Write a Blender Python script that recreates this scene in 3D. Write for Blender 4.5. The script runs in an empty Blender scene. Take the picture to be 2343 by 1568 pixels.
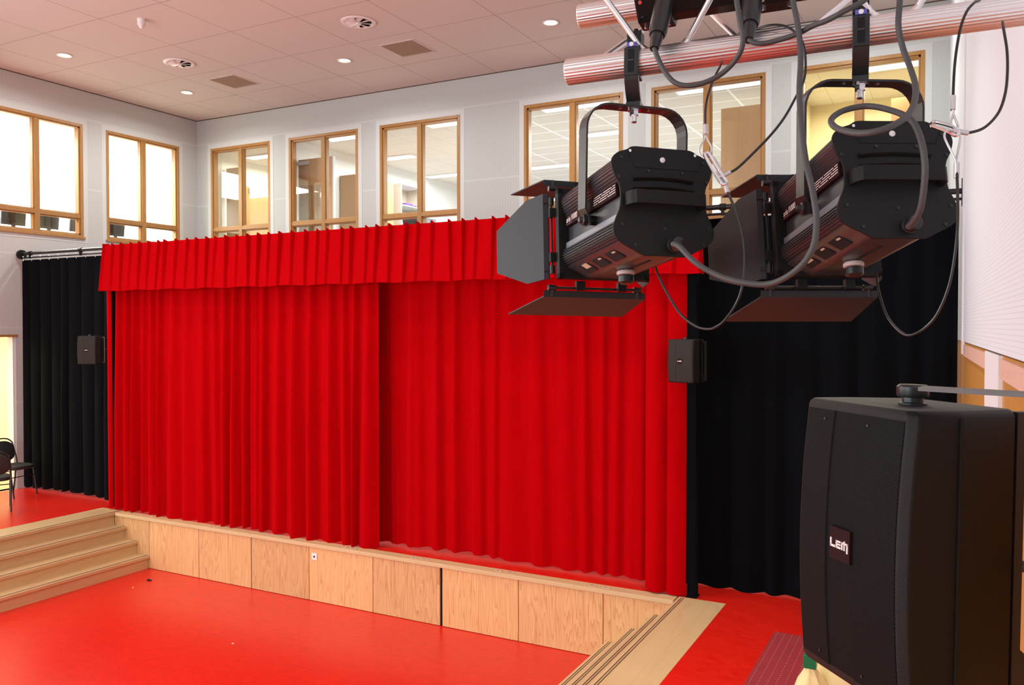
import bpy, bmesh, math, random
from mathutils import Vector, Matrix
PI = math.pi
sc = bpy.context.scene
COL = sc.collection
# ------------------------------------------------------------------ camera
CAM_Z = 3.45
YAW, PITCH, ROLL = -0.486740915, -0.0199216319, -0.000637533616
F_PX = 1913.0593
_cy, _sy, _cp, _sp = math.cos(YAW), math.sin(YAW), math.cos(PITCH), math.sin(PITCH)
_d = Vector((_sy * _cp, _cy * _cp, _sp)); _r0 = Vector((_cy, -_sy, 0)); _u0 = _r0.cross(_d)
_c, _s = math.cos(ROLL), math.sin(ROLL)
_r = _c * _r0 + _s * _u0; _u = -_s * _r0 + _c * _u0
cd = bpy.data.cameras.new('camera'); cam = bpy.data.objects.new('camera', cd); COL.objects.link(cam)
cd.sensor_fit = 'HORIZONTAL'; cd.sensor_width = 36.0; cd.lens = 36.0 * F_PX / 2343.0
cd.clip_start = 0.05; cd.clip_end = 200
m = Matrix.Identity(4)
for i in range(3):
    m[i][0], m[i][1], m[i][2] = _r[i], _u[i], -_d[i]
m[0][3], m[1][3], m[2][3] = 0, 0, CAM_Z
cam.matrix_world = m
sc.camera = cam
# ------------------------------------------------------------------ light and exposure
sc.view_settings.view_transform = 'Standard'; sc.view_settings.look = 'None'
sc.view_settings.gamma = 1.0; sc.view_settings.exposure = -0.06
w = bpy.data.worlds.new('daylight_sky'); sc.world = w; w.use_nodes = True
bgn = w.node_tree.nodes['Background']; bgn.inputs[0].default_value = (0.85, 0.93, 1, 1); bgn.inputs[1].default_value = 1.0
def area(name, loc, rot, size, power, col=(1, 1, 1), spread=PI):
    l = bpy.data.lights.new(name, 'AREA'); l.shape = 'RECTANGLE'; l.size, l.size_y = size
    l.energy = power; l.color = col; l.spread = spread
    o = bpy.data.objects.new(name, l); COL.objects.link(o); o.location = loc; o.rotation_euler = rot
    return o
# daylight: tall windows in the left wall nearer the camera and in the wall behind it
area('window_daylight', (-13.7, -0.6, 4.1), (0, -PI / 2 - 0.02, 0), (4.6, 9.0), 760, (0.85, 0.95, 1.0))
area('window_daylight', (-7.5, -5.85, 3.6), (PI / 2 + 0.12, 0, 0), (9.0, 4.0), 620, (0.92, 0.97, 1.0))
# rows of recessed downlights over the hall, then one added fill lamp
for (lx, ly) in [(-12.3, 4.7), (-8.63, 4.7), (-5.0, 4.7), (-12.3, 1.0), (-8.63, 1.0), (-5.0, 1.0), (-8.63, 6.6), (-5.0, 6.2)]:
    area('downlight_and_fill', (lx, ly, 7.6), (0, 0, 0), (0.25, 0.25), 34, (1.0, 0.9, 0.76), math.radians(130))
for (lx, ly) in [(-12.32, 8.345), (-12.32, 10.7), (-8.628, 10.6), (-5.014, 10.63), (-1.35, 10.6)]:
    area('downlight_and_fill', (lx, ly, 7.64), (0, 0, 0), (0.2, 0.2), 52, (0.96, 0.98, 0.92), math.radians(165))
area('downlight_and_fill', (-1.6, 6.4, 7.6), (0, 0, 0), (0.25, 0.25), 34, (1.0, 0.95, 0.88), math.radians(80))  # fill lamp added to brighten the right stage floor and oak edge
# offices behind the windows and the room behind the doorway
area('office_glow', (-12.9, 14.2, 7.0), (0, 0, 0), (1.6, 2.0), 95, (1.0, 0.93, 0.74))
area('office_glow', (-9.6, 15.6, 7.0), (0, 0, 0), (2.4, 4.0), 300, (0.95, 0.98, 1.0))
area('office_glow', (-5.4, 15.6, 7.0), (0, 0, 0), (2.4, 4.0), 480, (0.93, 0.97, 1.0))
area('office_glow', (-1.2, 13.6, 7.0), (0, 0, 0), (1.2, 1.2), 75, (1.0, 0.93, 0.68))
area('office_glow', (-16.4, 9.5, 7.0), (0, 0, 0), (3.0, 4.0), 850, (1.0, 0.97, 0.86))
area('foyer_glow', (-16.2, 6.6, 3.6), (0, 0, 0), (3.0, 4.0), 260, (1.0, 0.93, 0.70))

# ------------------------------------------------------------------ materials
def nt(name):
    m = bpy.data.materials.new(name); m.use_nodes = True
    return m, m.node_tree, m.node_tree.nodes['Principled BSDF']
def _set(b, **k):
    for kk, v in k.items():
        b.inputs[kk].default_value = v
def plain(name, col, rough=0.5, metal=0.0, spec=0.5, bump=0.0, bscale=200.0, emit=None, es=0.0, sheen=0.0):
    m, t, b = nt(name)
    _set(b, **{'Base Color': (*col, 1), 'Roughness': rough, 'Metallic': metal, 'Specular IOR Level': spec})
    if emit: _set(b, **{'Emission Color': (*emit, 1), 'Emission Strength': es})
    if sheen: _set(b, **{'Sheen Weight': sheen, 'Sheen Roughness': 0.5})
    if bump:
        n = t.nodes.new('ShaderNodeTexNoise'); n.inputs['Scale'].default_value = bscale
        tc = t.nodes.new('ShaderNodeTexCoord'); t.links.new(tc.outputs['Object'], n.inputs['Vector'])
        bp = t.nodes.new('ShaderNodeBump'); bp.inputs['Strength'].default_value = bump; bp.inputs['Distance'].default_value = 0.002
        t.links.new(n.outputs['Fac'], bp.inputs['Height']); t.links.new(bp.outputs['Normal'], b.inputs['Normal'])
    return m
def N(t, typ, **inp):
    n = t.nodes.new(typ)
    for k, v in inp.items():
        n.inputs[k].default_value = v
    return n
def math_n(t, op, a, b=None):
    n = t.nodes.new('ShaderNodeMath'); n.operation = op
    for i, x in enumerate((a, b)):
        if x is None: continue
        if isinstance(x, (int, float)): n.inputs[i].default_value = x
        else: t.links.new(x, n.inputs[i])
    return n.outputs[0]
def mixcol(t, fac, c1, c2):
    n = t.nodes.new('ShaderNodeMix'); n.data_type = 'RGBA'
    if isinstance(fac, (int, float)): n.inputs[0].default_value = fac
    else: t.links.new(fac, n.inputs[0])
    for i, c in ((6, c1), (7, c2)):
        if isinstance(c, tuple): n.inputs[i].default_value = (*c, 1)
        else: t.links.new(c, n.inputs[i])
    return n.outputs[2]
def wood(name, c1, c2, grain='Z', rough=0.45, scale=1.0, cath=0.6):
    """veneer: long grain along one axis with wavy cathedral figure"""
    m, t, b = nt(name)
    tc = N(t, 'ShaderNodeTexCoord'); oi = N(t, 'ShaderNodeObjectInfo')
    off = N(t, 'ShaderNodeVectorMath'); off.operation = 'ADD'
    sc_ = N(t, 'ShaderNodeVectorMath'); sc_.operation = 'SCALE'; sc_.inputs['Scale'].default_value = 37.0
    cmb = N(t, 'ShaderNodeCombineXYZ')
    for i in range(3): t.links.new(oi.outputs['Random'], cmb.inputs[i])
    t.links.new(cmb.outputs[0], sc_.inputs[0]); t.links.new(tc.outputs['Object'], off.inputs[0]); t.links.new(sc_.outputs[0], off.inputs[1])
    mp = N(t, 'ShaderNodeMapping')
    st = {'X': (0.35, 5, 5), 'Y': (5, 0.35, 5), 'Z': (5, 5, 0.35)}[grain]
    mp.inputs['Scale'].default_value = tuple(s * scale for s in st)
    t.links.new(off.outputs[0], mp.inputs['Vector'])
    n1 = N(t, 'ShaderNodeTexNoise', Scale=1.0, Detail=2.0, Distortion=0.3)
    t.links.new(mp.outputs[0], n1.inputs['Vector'])
    rings = math_n(t, 'FRACT', math_n(t, 'MULTIPLY', n1.outputs['Fac'], 18.0))
    tri = math_n(t, 'POWER', rings, 3.0)
    mp2 = N(t, 'ShaderNodeMapping')
    st2 = {'X': (3, 90, 90), 'Y': (90, 3, 90), 'Z': (90, 90, 3)}[grain]
    mp2.inputs['Scale'].default_value = st2
    t.links.new(off.outputs[0], mp2.inputs['Vector'])
    n2 = N(t, 'ShaderNodeTexNoise', Scale=1.0, Detail=3.0)
    t.links.new(mp2.outputs[0], n2.inputs['Vector'])
    fac = math_n(t, 'ADD', math_n(t, 'MULTIPLY', tri, cath), math_n(t, 'MULTIPLY', n2.outputs['Fac'], 0.35))
    col = mixcol(t, fac, c1, c2)
    # each board a slightly different tone
    hs = N(t, 'ShaderNodeHueSaturation')
    t.links.new(col, hs.inputs['Color'])
    t.links.new(math_n(t, 'ADD', math_n(t, 'MULTIPLY', oi.outputs['Random'], 0.22), 0.89), hs.inputs['Value'])
    t.links.new(hs.outputs[0], b.inputs['Base Color'])
    _set(b, Roughness=rough)
    return m
def perforated(name, axis_u, base, dots):
    """white plasterboard with a square grid of small sound-absorbing holes and board joints"""
    m, t, b = nt(name)
    tc = N(t, 'ShaderNodeTexCoord'); sx = N(t, 'ShaderNodeSeparateXYZ'); t.links.new(tc.outputs['Object'], sx.inputs[0])
    def fr(o, p): return math_n(t, 'SUBTRACT', math_n(t, 'FRACT', math_n(t, 'MULTIPLY', o, 1.0 / p)), 0.5)
    u, v = sx.outputs[axis_u], sx.outputs[2]
    fu, fv = fr(u, 0.0165), fr(v, 0.0165)
    d = math_n(t, 'SQRT', math_n(t, 'ADD', math_n(t, 'MULTIPLY', fu, fu), math_n(t, 'MULTIPLY', fv, fv)))
    hole = math_n(t, 'LESS_THAN', d, 0.27)
    jz = math_n(t, 'LESS_THAN', math_n(t, 'ABSOLUTE', fr(math_n(t, 'SUBTRACT', v, 0.30), 1.25)), 0.012)
    hole = math_n(t, 'MULTIPLY', hole, math_n(t, 'SUBTRACT', 1.0, jz))
    col = mixcol(t, hole, base, dots)
    t.links.new(col, b.inputs['Base Color']); _set(b, Roughness=0.85)
    return m
def tiles(name, base, line, px, py, ox, oy, width, bump=0.1):
    m, t, b = nt(name)
    tc = N(t, 'ShaderNodeTexCoord'); sx = N(t, 'ShaderNodeSeparateXYZ'); t.links.new(tc.outputs['Object'], sx.inputs[0])
    def ln(o, p, off):
        f = math_n(t, 'FRACT', math_n(t, 'ADD', math_n(t, 'MULTIPLY', math_n(t, 'SUBTRACT', o, off), 1.0 / p), 0.5))
        return math_n(t, 'LESS_THAN', math_n(t, 'ABSOLUTE', math_n(t, 'SUBTRACT', f, 0.5)), width / p)
    l = math_n(t, 'MAXIMUM', ln(sx.outputs[0], px, ox), ln(sx.outputs[1], py, oy))
    n = N(t, 'ShaderNodeTexNoise', Scale=60.0, Detail=4.0); t.links.new(tc.outputs['Object'], n.inputs['Vector'])
    base2 = mixcol(t, n.outputs['Fac'], tuple(c * 0.94 for c in base), base)
    t.links.new(mixcol(t, l, base2, line), b.inputs['Base Color']); _set(b, Roughness=0.9)
    return m
def lino(name, c1, c2, rough):
    m, t, b = nt(name)
    tc = N(t, 'ShaderNodeTexCoord')
    mp = N(t, 'ShaderNodeMapping'); mp.inputs['Scale'].default_value = (3.0, 7.0, 3.0); t.links.new(tc.outputs['Object'], mp.inputs[0])
    n = N(t, 'ShaderNodeTexNoise', Scale=2.6, Detail=8.0, Roughness=0.7, Distortion=1.2); t.links.new(mp.outputs[0], n.inputs['Vector'])
    n2 = N(t, 'ShaderNodeTexNoise', Scale=130.0, Detail=2.0); t.links.new(tc.outputs['Object'], n2.inputs['Vector'])
    f = math_n(t, 'ADD', math_n(t, 'MULTIPLY', n.outputs['Fac'], 0.8), math_n(t, 'MULTIPLY', n2.outputs['Fac'], 0.2))
    cr = N(t, 'ShaderNodeValToRGB'); t.links.new(f, cr.inputs[0])
    cr.color_ramp.elements[0].position = 0.32; cr.color_ramp.elements[0].color = (*c1, 1)
    cr.color_ramp.elements[1].position = 0.68; cr.color_ramp.elements[1].color = (*c2, 1)
    t.links.new(cr.outputs[0], b.inputs['Base Color'])
    n3 = N(t, 'ShaderNodeTexNoise', Scale=1.3, Detail=5.0); t.links.new(tc.outputs['Object'], n3.inputs['Vector'])
    t.links.new(math_n(t, 'ADD', math_n(t, 'MULTIPLY', n3.outputs['Fac'], 0.06), rough - 0.03), b.inputs['Roughness'])
    return m
def velvet(name, c1, c2, sheen, scol):
    m, t, b = nt(name)
    tc = N(t, 'ShaderNodeTexCoord')
    mp = N(t, 'ShaderNodeMapping'); mp.inputs['Scale'].default_value = (14, 14, 3.0); t.links.new(tc.outputs['Object'], mp.inputs[0])
    n = N(t, 'ShaderNodeTexNoise', Scale=1.0, Detail=6.0, Roughness=0.65); t.links.new(mp.outputs[0], n.inputs['Vector'])
    t.links.new(mixcol(t, n.outputs['Fac'], c1, c2), b.inputs['Base Color'])
    _set(b, Roughness=0.9, **{'Specular IOR Level': 0.03, 'Sheen Weight': sheen, 'Sheen Roughness': 0.45, 'Sheen Tint': (*scol, 1)})
    return m
def alu(name):
    m, t, b = nt(name)
    tc = N(t, 'ShaderNodeTexCoord')
    mp = N(t, 'ShaderNodeMapping'); mp.inputs['Scale'].default_value = (1.2, 330, 330); t.links.new(tc.outputs['Object'], mp.inputs[0])
    n = N(t, 'ShaderNodeTexNoise', Scale=1.0, Detail=2.0); t.links.new(mp.outputs[0], n.inputs['Vector'])
    bp = N(t, 'ShaderNodeBump', Strength=0.35, Distance=0.002); t.links.new(n.outputs['Fac'], bp.inputs['Height'])
    t.links.new(bp.outputs[0], b.inputs['Normal'])
    _set(b, **{'Base Color': (0.82, 0.81, 0.80, 1), 'Metallic': 1.0, 'Roughness': 0.34})
    return m
def glass(name, tint=(1, 1, 1), refl=0.05):
    m = bpy.data.materials.new(name); m.use_nodes = True; t = m.node_tree; t.nodes.clear()
    o = t.nodes.new('ShaderNodeOutputMaterial'); tr = t.nodes.new('ShaderNodeBsdfTransparent'); gl = t.nodes.new('ShaderNodeBsdfGlossy'); mx = t.nodes.new('ShaderNodeMixShader')
    tr.inputs[0].default_value = (*tint, 1); gl.inputs['Roughness'].default_value = 0.02; mx.inputs[0].default_value = refl
    t.links.new(tr.outputs[0], mx.inputs[1]); t.links.new(gl.outputs[0], mx.inputs[2]); t.links.new(mx.outputs[0], o.inputs[0])
    return m
def mesh_grille(name, base, hole, p):
    m, t, b = nt(name)
    tc = N(t, 'ShaderNodeTexCoord'); sx = N(t, 'ShaderNodeSeparateXYZ'); t.links.new(tc.outputs['Object'], sx.inputs[0])
    row = math_n(t, 'FLOOR', math_n(t, 'MULTIPLY', sx.outputs[2], 1.0 / p))
    sh = math_n(t, 'MULTIPLY', math_n(t, 'MODULO', row, 2.0), 0.5)
    fu = math_n(t, 'SUBTRACT', math_n(t, 'FRACT', math_n(t, 'ADD', math_n(t, 'MULTIPLY', sx.outputs[0], 1.0 / p), sh)), 0.5)
    fv = math_n(t, 'SUBTRACT', math_n(t, 'FRACT', math_n(t, 'MULTIPLY', sx.outputs[2], 1.0 / p)), 0.5)
    d = math_n(t, 'SQRT', math_n(t, 'ADD', math_n(t, 'MULTIPLY', fu, fu), math_n(t, 'MULTIPLY', fv, fv)))
    h = math_n(t, 'LESS_THAN', d, 0.34)
    t.links.new(mixcol(t, h, base, hole), b.inputs['Base Color']); _set(b, Roughness=0.6, **{'Specular IOR Level': 0.08})
    bp = N(t, 'ShaderNodeBump', Strength=0.9, Distance=0.002); bp.invert = True; t.links.new(h, bp.inputs['Height']); t.links.new(bp.outputs[0], b.inputs['Normal'])
    return m
def dotted_carpet(name, c, dot):
    m, t, b = nt(name)
    tc = N(t, 'ShaderNodeTexCoord'); sx = N(t, 'ShaderNodeSeparateXYZ'); t.links.new(tc.outputs['Object'], sx.inputs[0])
    fu = math_n(t, 'SUBTRACT', math_n(t, 'FRACT', math_n(t, 'MULTIPLY', sx.outputs[0], 1 / 0.062)), 0.5)
    fv = math_n(t, 'SUBTRACT', math_n(t, 'FRACT', math_n(t, 'MULTIPLY', sx.outputs[1], 1 / 0.042)), 0.5)
    d = math_n(t, 'MAXIMUM', math_n(t, 'ABSOLUTE', fu), math_n(t, 'MULTIPLY', math_n(t, 'ABSOLUTE', fv), 0.8))
    h = math_n(t, 'LESS_THAN', d, 0.07)
    n = N(t, 'ShaderNodeTexNoise', Scale=5.0, Detail=8.0); t.links.new(tc.outputs['Object'], n.inputs['Vector'])
    c2 = mixcol(t, n.outputs['Fac'], tuple(x * 0.8 for x in c), tuple(min(1, x * 1.2) for x in c))
    t.links.new(mixcol(t, h, c2, dot), b.inputs['Base Color']); _set(b, Roughness=0.95)
    return m
def ribbed(name, c):
    m, t, b = nt(name)
    tc = N(t, 'ShaderNodeTexCoord'); sx = N(t, 'ShaderNodeSeparateXYZ'); t.links.new(tc.outputs['Object'], sx.inputs[0])
    f = math_n(t, 'ABSOLUTE', math_n(t, 'SUBTRACT', math_n(t, 'FRACT', math_n(t, 'MULTIPLY', sx.outputs[2], 1 / 0.024)), 0.5))
    h = math_n(t, 'GREATER_THAN', f, 0.42)
    t.links.new(mixcol(t, h, c, tuple(x * 0.86 for x in c)), b.inputs['Base Color']); _set(b, Roughness=0.7)
    return m
M = {}
M['white_wall'] = plain('white_paint', (0.62, 0.64, 0.63), 0.8)
M['perf_x'] = perforated('perforated_board_back', 0, (0.56, 0.585, 0.565), (0.33, 0.335, 0.32))
M['perf_y'] = perforated('perforated_board_side', 1, (0.60, 0.62, 0.61), (0.34, 0.34, 0.34))
M['ceil'] = tiles('ceiling_tiles', (0.68, 0.645, 0.60), (0.38, 0.33, 0.29), 1.222, 1.215, -8.01, 8.81, 0.006)
M['office_ceil'] = tiles('office_ceiling_tiles', (0.80, 0.77, 0.70), (0.55, 0.52, 0.46), 0.6, 0.6, 0.0, 0.1, 0.005)
M['office_ceil_bar'] = tiles('office_ceiling_bars', (0.68, 0.67, 0.64), (0.95, 0.96, 1.0), 1.2, 0.6, -5.55, 13.2, 0.019)
M['red_floor'] = lino('red_linoleum', (0.54, 0.007, 0.004), (0.74, 0.020, 0.009), 0.29)
M['oak'] = wood('oak_strip', (0.60, 0.44, 0.235), (0.44, 0.29, 0.135), 'Y', 0.42, 0.6, 0.25)
M['oak_x'] = wood('oak_strip_across', (0.70, 0.52, 0.29), (0.52, 0.35, 0.16), 'X', 0.42, 0.6, 0.25)
M['ply'] = wood('pine_veneer', (0.74, 0.46, 0.21), (0.46, 0.20, 0.065), 'Z', 0.5, 1.5, 0.6)
M['frame_wood'] = wood('oregon_pine_frame', (0.43, 0.22, 0.062), (0.28, 0.12, 0.028), 'Z', 0.4, 1.0, 0.35)
M['door_wood'] = wood('beech_door', (0.46, 0.29, 0.13), (0.36, 0.21, 0.085), 'Z', 0.4, 0.5, 0.2)
M['panel_wood'] = wood('larch_panelling', (0.62, 0.32, 0.08), (0.45, 0.20, 0.04), 'Z', 0.4, 0.7, 0.4)
M['pale_wood'] = wood('pale_rail_wood', (0.68, 0.47, 0.38), (0.55, 0.33, 0.26), 'Y', 0.5, 1.0, 0.3)
M['red_velvet'] = velvet('red_velvet', (0.34, 0.0, 0.001), (0.46, 0.0, 0.003), 0.15, (1, 0.01, 0.03))
M['black_cloth'] = velvet('black_molton', (0.0025, 0.003, 0.004), (0.0045, 0.0055, 0.007), 0.03, (0.5, 0.6, 0.7))
M['black_metal'] = plain('black_powder_coat', (0.0055, 0.0055, 0.0055), 0.5, 0.0, 0.3, 0.25, 900)
M['black_satin'] = plain('black_satin', (0.012, 0.012, 0.013), 0.36)
M['grey_satin'] = plain('charcoal_extrusion', (0.045, 0.047, 0.052), 0.34, 0.2)
M['leaf_grey'] = plain('grey_black_sheet', (0.024, 0.0265, 0.031), 0.5, 0.0, 0.25, 0.2, 900)
M['black_rubber'] = plain('grey_rubber_cable', (0.055, 0.055, 0.055), 0.55)
M['wire'] = plain('black_wire', (0.012, 0.012, 0.012), 0.3)
M['black_plastic'] = plain('black_textured_plastic', (0.006, 0.006, 0.0058), 0.5, 0.0, 0.28, 0.5, 700)
M['lit_flange_plastic'] = plain('lit_black_plastic', (0.03, 0.026, 0.025), 0.5)  # black plastic lifted towards brown: light off the wall put into the colour
M['grille'] = mesh_grille('speaker_mesh', (0.010, 0.010, 0.0105), (0.0008, 0.0008, 0.0008), 0.0045)
M['grille_dark'] = mesh_grille('small_speaker_mesh', (0.05, 0.045, 0.04), (0.01, 0.01, 0.01), 0.0075)
M['dark'] = plain('black_void', (0.004, 0.004, 0.004), 0.9)
M['alu'] = alu('ribbed_aluminium')
M['steel'] = plain('bright_steel', (0.75, 0.75, 0.76), 0.18, 1.0)
M['steel_wire'] = plain('steel_wire_rope', (0.66, 0.66, 0.66), 0.4, 0.6)
M['white_plastic'] = plain('white_plastic', (0.80, 0.79, 0.78), 0.35)
M['white_gloss'] = plain('white_enamel', (0.82, 0.80, 0.78), 0.3)
M['reflector'] = plain('mirror_reflector', (0.9, 0.88, 0.84), 0.08, 1.0)
M['lamp'] = plain('lit_lamp', (1, 1, 1), 0.5, emit=(1, 0.95, 0.86), es=3.0)
M['lit_reflector'] = plain('lit_reflector', (0.8, 0.78, 0.74), 0.25, 0.5, emit=(1, 0.94, 0.86), es=0.75)  # lamp light on the reflector put in as a glow of its own
M['tube_lamp'] = plain('lit_tube', (1, 1, 1), 0.5, emit=(0.95, 0.97, 1), es=2.2)
M['brown_grille'] = plain('brown_grille', (0.34, 0.245, 0.17), 0.8)
M['print'] = plain('pale_print', (0.85, 0.72, 0.70), 0.5)
M['bar_grey'] = plain('grey_painted_steel', (0.10, 0.095, 0.09), 0.5, 0.3)
M['maroon'] = plain('maroon_band', (0.020, 0.006, 0.006), 0.7, 0.0, 0.12)
M['cream_paint'] = plain('cream_reflector', (0.55, 0.50, 0.36), 0.5)
M['blue_print'] = plain('blue_sticker', (0.10, 0.09, 0.42), 0.4)
M['yellow_wall'] = plain('cream_yellow_wall', (0.78, 0.70, 0.46), 0.8)
M['office_white'] = plain('office_white_wall', (0.82, 0.83, 0.82), 0.8)
M['office_floor'] = plain('office_grey_floor', (0.35, 0.33, 0.30), 0.6)
M['foyer_floor'] = plain('foyer_cream_floor', (0.62, 0.50, 0.30), 0.3)
M['pane'] = glass('window_glass')
M['ribbed'] = ribbed('white_ribbed_wall', (0.69, 0.77, 0.83))
M['pillar_white'] = plain('pillar_white', (0.70, 0.73, 0.76), 0.7)
M['runner'] = dotted_carpet('dotted_runner', (0.27, 0.017, 0.028), (0.60, 0.27, 0.18))
M['green'] = plain('green_plastic', (0.0, 0.16, 0.055), 0.3)
M['cream_cloth'] = plain('cream_cloth', (0.80, 0.68, 0.34), 0.9, bump=0.4, bscale=40)
M['shelf'] = plain('shelf_laminate', (0.62, 0.55, 0.45), 0.6)
M['teal'] = plain('teal_folder', (0.02, 0.33, 0.28), 0.5)
M['purple'] = plain('purple_folder', (0.16, 0.06, 0.30), 0.5)
M['paper'] = plain('white_paper', (0.75, 0.74, 0.72), 0.8)
M['mid_grey'] = plain('mid_grey', (0.16, 0.16, 0.17), 0.5)
M['door_closer'] = plain('silver_closer', (0.62, 0.62, 0.62), 0.35, 0.5)
M['black_fabric'] = plain('black_seat_fabric', (0.014, 0.014, 0.016), 0.7)
M['brown_strip'] = plain('dark_groove', (0.09, 0.05, 0.03), 0.5)

# ------------------------------------------------------------------ geometry helpers
class G:
    def __init__(s): s.bm = bmesh.new()
    def face(s, vs):
        try: s.bm.faces.new(vs)
        except ValueError: pass
    def pts(s, P): return [s.bm.verts.new(Vector(p)) for p in P]
    def box(s, a, b, mat=None):
        x0, y0, z0 = a; x1, y1, z1 = b
        P = [(x0, y0, z0), (x1, y0, z0), (x1, y1, z0), (x0, y1, z0), (x0, y0, z1), (x1, y0, z1), (x1, y1, z1), (x0, y1, z1)]
        if mat is not None: P = [mat @ Vector(p) for p in P]
        v = s.pts(P)
        for f in ((3, 2, 1, 0), (4, 5, 6, 7), (0, 1, 5, 4), (1, 2, 6, 5), (2, 3, 7, 6), (3, 0, 4, 7)):
            s.face([v[i] for i in f])
        return s
    def loft(s, rings, caps=True, closed=True):
        R = [s.pts(r) for r in rings]
        n = len(R[0])
        for a, b in zip(R, R[1:]):
            for i in range(n if closed else n - 1):
                j = (i + 1) % n
                s.face([a[i], a[j], b[j], b[i]])
        if caps and closed:
            s.face(list(reversed(R[0]))); s.face(R[-1])
        return s
    def prism(s, outline, f0, f1):
        return s.loft([[f0(*p) for p in outline], [f1(*p) for p in outline]])
    def tube(s, P, r, n=10, caps=True):
        P = [Vector(p) for p in P]
        rr = r if isinstance(r, (list, tuple)) else [r] * len(P)
        rings = []; up = None
        for i, p in enumerate(P):
            t = (P[min(i + 1, len(P) - 1)] - P[max(i - 1, 0)]).normalized()
            if up is None:
                up = t.orthogonal().normalized()
            up = (up - t * up.dot(t)).normalized(); sd = t.cross(up)
            rings.append([p + rr[i] * (math.cos(2 * PI * k / n) * up + math.sin(2 * PI * k / n) * sd) for k in range(n)])
        return s.loft(rings, caps)
    def cyl(s, a, b, r, n=20, r2=None):
        return s.tube([a, b], [r, r if r2 is None else r2], n)
    def lathe(s, prof, n=28, mat=None, caps=True):
        rings = [[(r * math.cos(2 * PI * k / n), r * math.sin(2 * PI * k / n), z) for k in range(n)] for r, z in prof]
        if mat is not None: rings = [[mat @ Vector(p) for p in R] for R in rings]
        return s.loft(rings, caps)
    def ball(s, c, r, n=12):
        m_ = n // 2
        prof = [(max(1e-4, r * math.sin(PI * i / m_)), -r * math.cos(PI * i / m_)) for i in range(m_ + 1)]
        return s.lathe(prof, n, Matrix.Translation(Vector(c)))
    def make(s, name, mat, parent=None, smooth=False, bevel=0.0, seg=2):
        bmesh.ops.recalc_face_normals(s.bm, faces=s.bm.faces[:])
        me = bpy.data.meshes.new(name); s.bm.to_mesh(me); s.bm.free()
        o = bpy.data.objects.new(name, me); COL.objects.link(o)
        if mat: me.materials.append(mat)
        if parent: o.parent = parent
        if smooth:
            for p in me.polygons: p.use_smooth = True
            try: me.set_sharp_from_angle(angle=math.radians(38))
            except Exception: pass
        if bevel:
            b = o.modifiers.new('edge', 'BEVEL'); b.width = bevel; b.segments = seg; b.limit_method = 'ANGLE'; b.angle_limit = math.radians(35)
        return o
def spline(P, k=8):
    P = [Vector(p) for p in P]; out = []
    for i in range(len(P) - 1):
        a = P[max(i - 1, 0)]; b = P[i]; c = P[i + 1]; d = P[min(i + 2, len(P) - 1)]
        for j in range(k):
            t = j / k
            out.append(0.5 * ((2 * b) + (c - a) * t + (2 * a - 5 * b + 4 * c - d) * t * t + (3 * b - a - 3 * c + d) * t ** 3))
    out.append(P[-1]); return out
def thing(name, label, cat, loc=(0, 0, 0), rot=(0, 0, 0), group=None):
    o = bpy.data.objects.new(name, None); COL.objects.link(o); o.empty_display_size = 0.1
    o.location = loc; o.rotation_euler = rot; tag(o, label, cat, group); return o
def tag(o, label, cat, group=None):
    o['label'] = label; o['category'] = cat
    if group: o['group'] = group
    return o
def struct(o):
    o['kind'] = 'structure'; return o
def copy_tree(o, parent=None):
    c = o.copy(); COL.objects.link(c)
    if parent: c.parent = parent
    for ch in list(o.children): copy_tree(ch, c)
    return c
def text_mesh(name, body, size, mat, parent, extrude=0.0004, shear=0.0, align='LEFT', xs=1.0):
    cu = bpy.data.curves.new(name, 'FONT'); cu.body = body; cu.size = size; cu.extrude = extrude; cu.shear = shear; cu.align_x = align
    tmp = bpy.data.objects.new(name + '_source', cu); COL.objects.link(tmp)
    dg = bpy.context.evaluated_depsgraph_get(); dg.update()
    me = bpy.data.meshes.new_from_object(tmp.evaluated_get(dg)); bpy.data.objects.remove(tmp); bpy.data.curves.remove(cu)
    me.name = name; me.materials.clear(); me.materials.append(mat)
    for v in me.vertices: v.co.x *= xs
    o = bpy.data.objects.new(name, me); COL.objects.link(o)
    if parent: o.parent = parent
    return o

# ------------------------------------------------------------------ the room
S = 0.725                 # stage level above the sunken hall floor
XL, YB, ZC = -13.87, 12.3, 7.683
PANEL_Y = 8.046
def xr(y): return 0.38 - 0.0375 * y          # right wall, a little out of square
def holes_wall(g, u0, u1, z0, z1, holes, put):
    us = sorted({u0, u1, *[h[0] for h in holes], *[h[1] for h in holes]}); zs = sorted({z0, z1, *[h[2] for h in holes], *[h[3] for h in holes]})
    us = [u for u in us if u0 <= u <= u1]
    for a, b in zip(us, us[1:]):
        run = None
        for c, d in zip(zs, zs[1:]):
            mu, mz = (a + b) / 2, (c + d) / 2
            solid = not any(h[0] < mu < h[1] and h[2] < mz < h[3] for h in holes)
            if solid: run = [run[0] if run else c, d]
            if (not solid or d == zs[-1]) and run:
                put(a, b, *run); run = None
WZ0, WZ1, WT = 5.03, 7.07, 5.42
BACK_W = [(-13.48, -11.86), (-11.375, -9.70), (-9.21, -7.51), (-6.285, -4.56), (-4.11, -2.41), (-1.975, -0.37)]
LEFT_W = [(8.03, 9.73), (10.19, 11.84)]
g = G(); holes_wall(g, XL - 0.25, 0.5, 0, 7.9, [(a, b, WZ0, WZ1) for a, b in BACK_W], lambda a, b, c, d: g.box((a, YB, c), (b, YB + 0.15, d)))
struct(g.make('wall_back', M['perf_x']))
g = G(); holes_wall(g, -6.2, YB, 0, 7.9, [(a, b, WZ0, WZ1) for a, b in LEFT_W] + [(5.2, 8.47, S, 3.30)], lambda a, b, c, d: g.box((XL - 0.15, a, c), (XL, b, d)))
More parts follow.
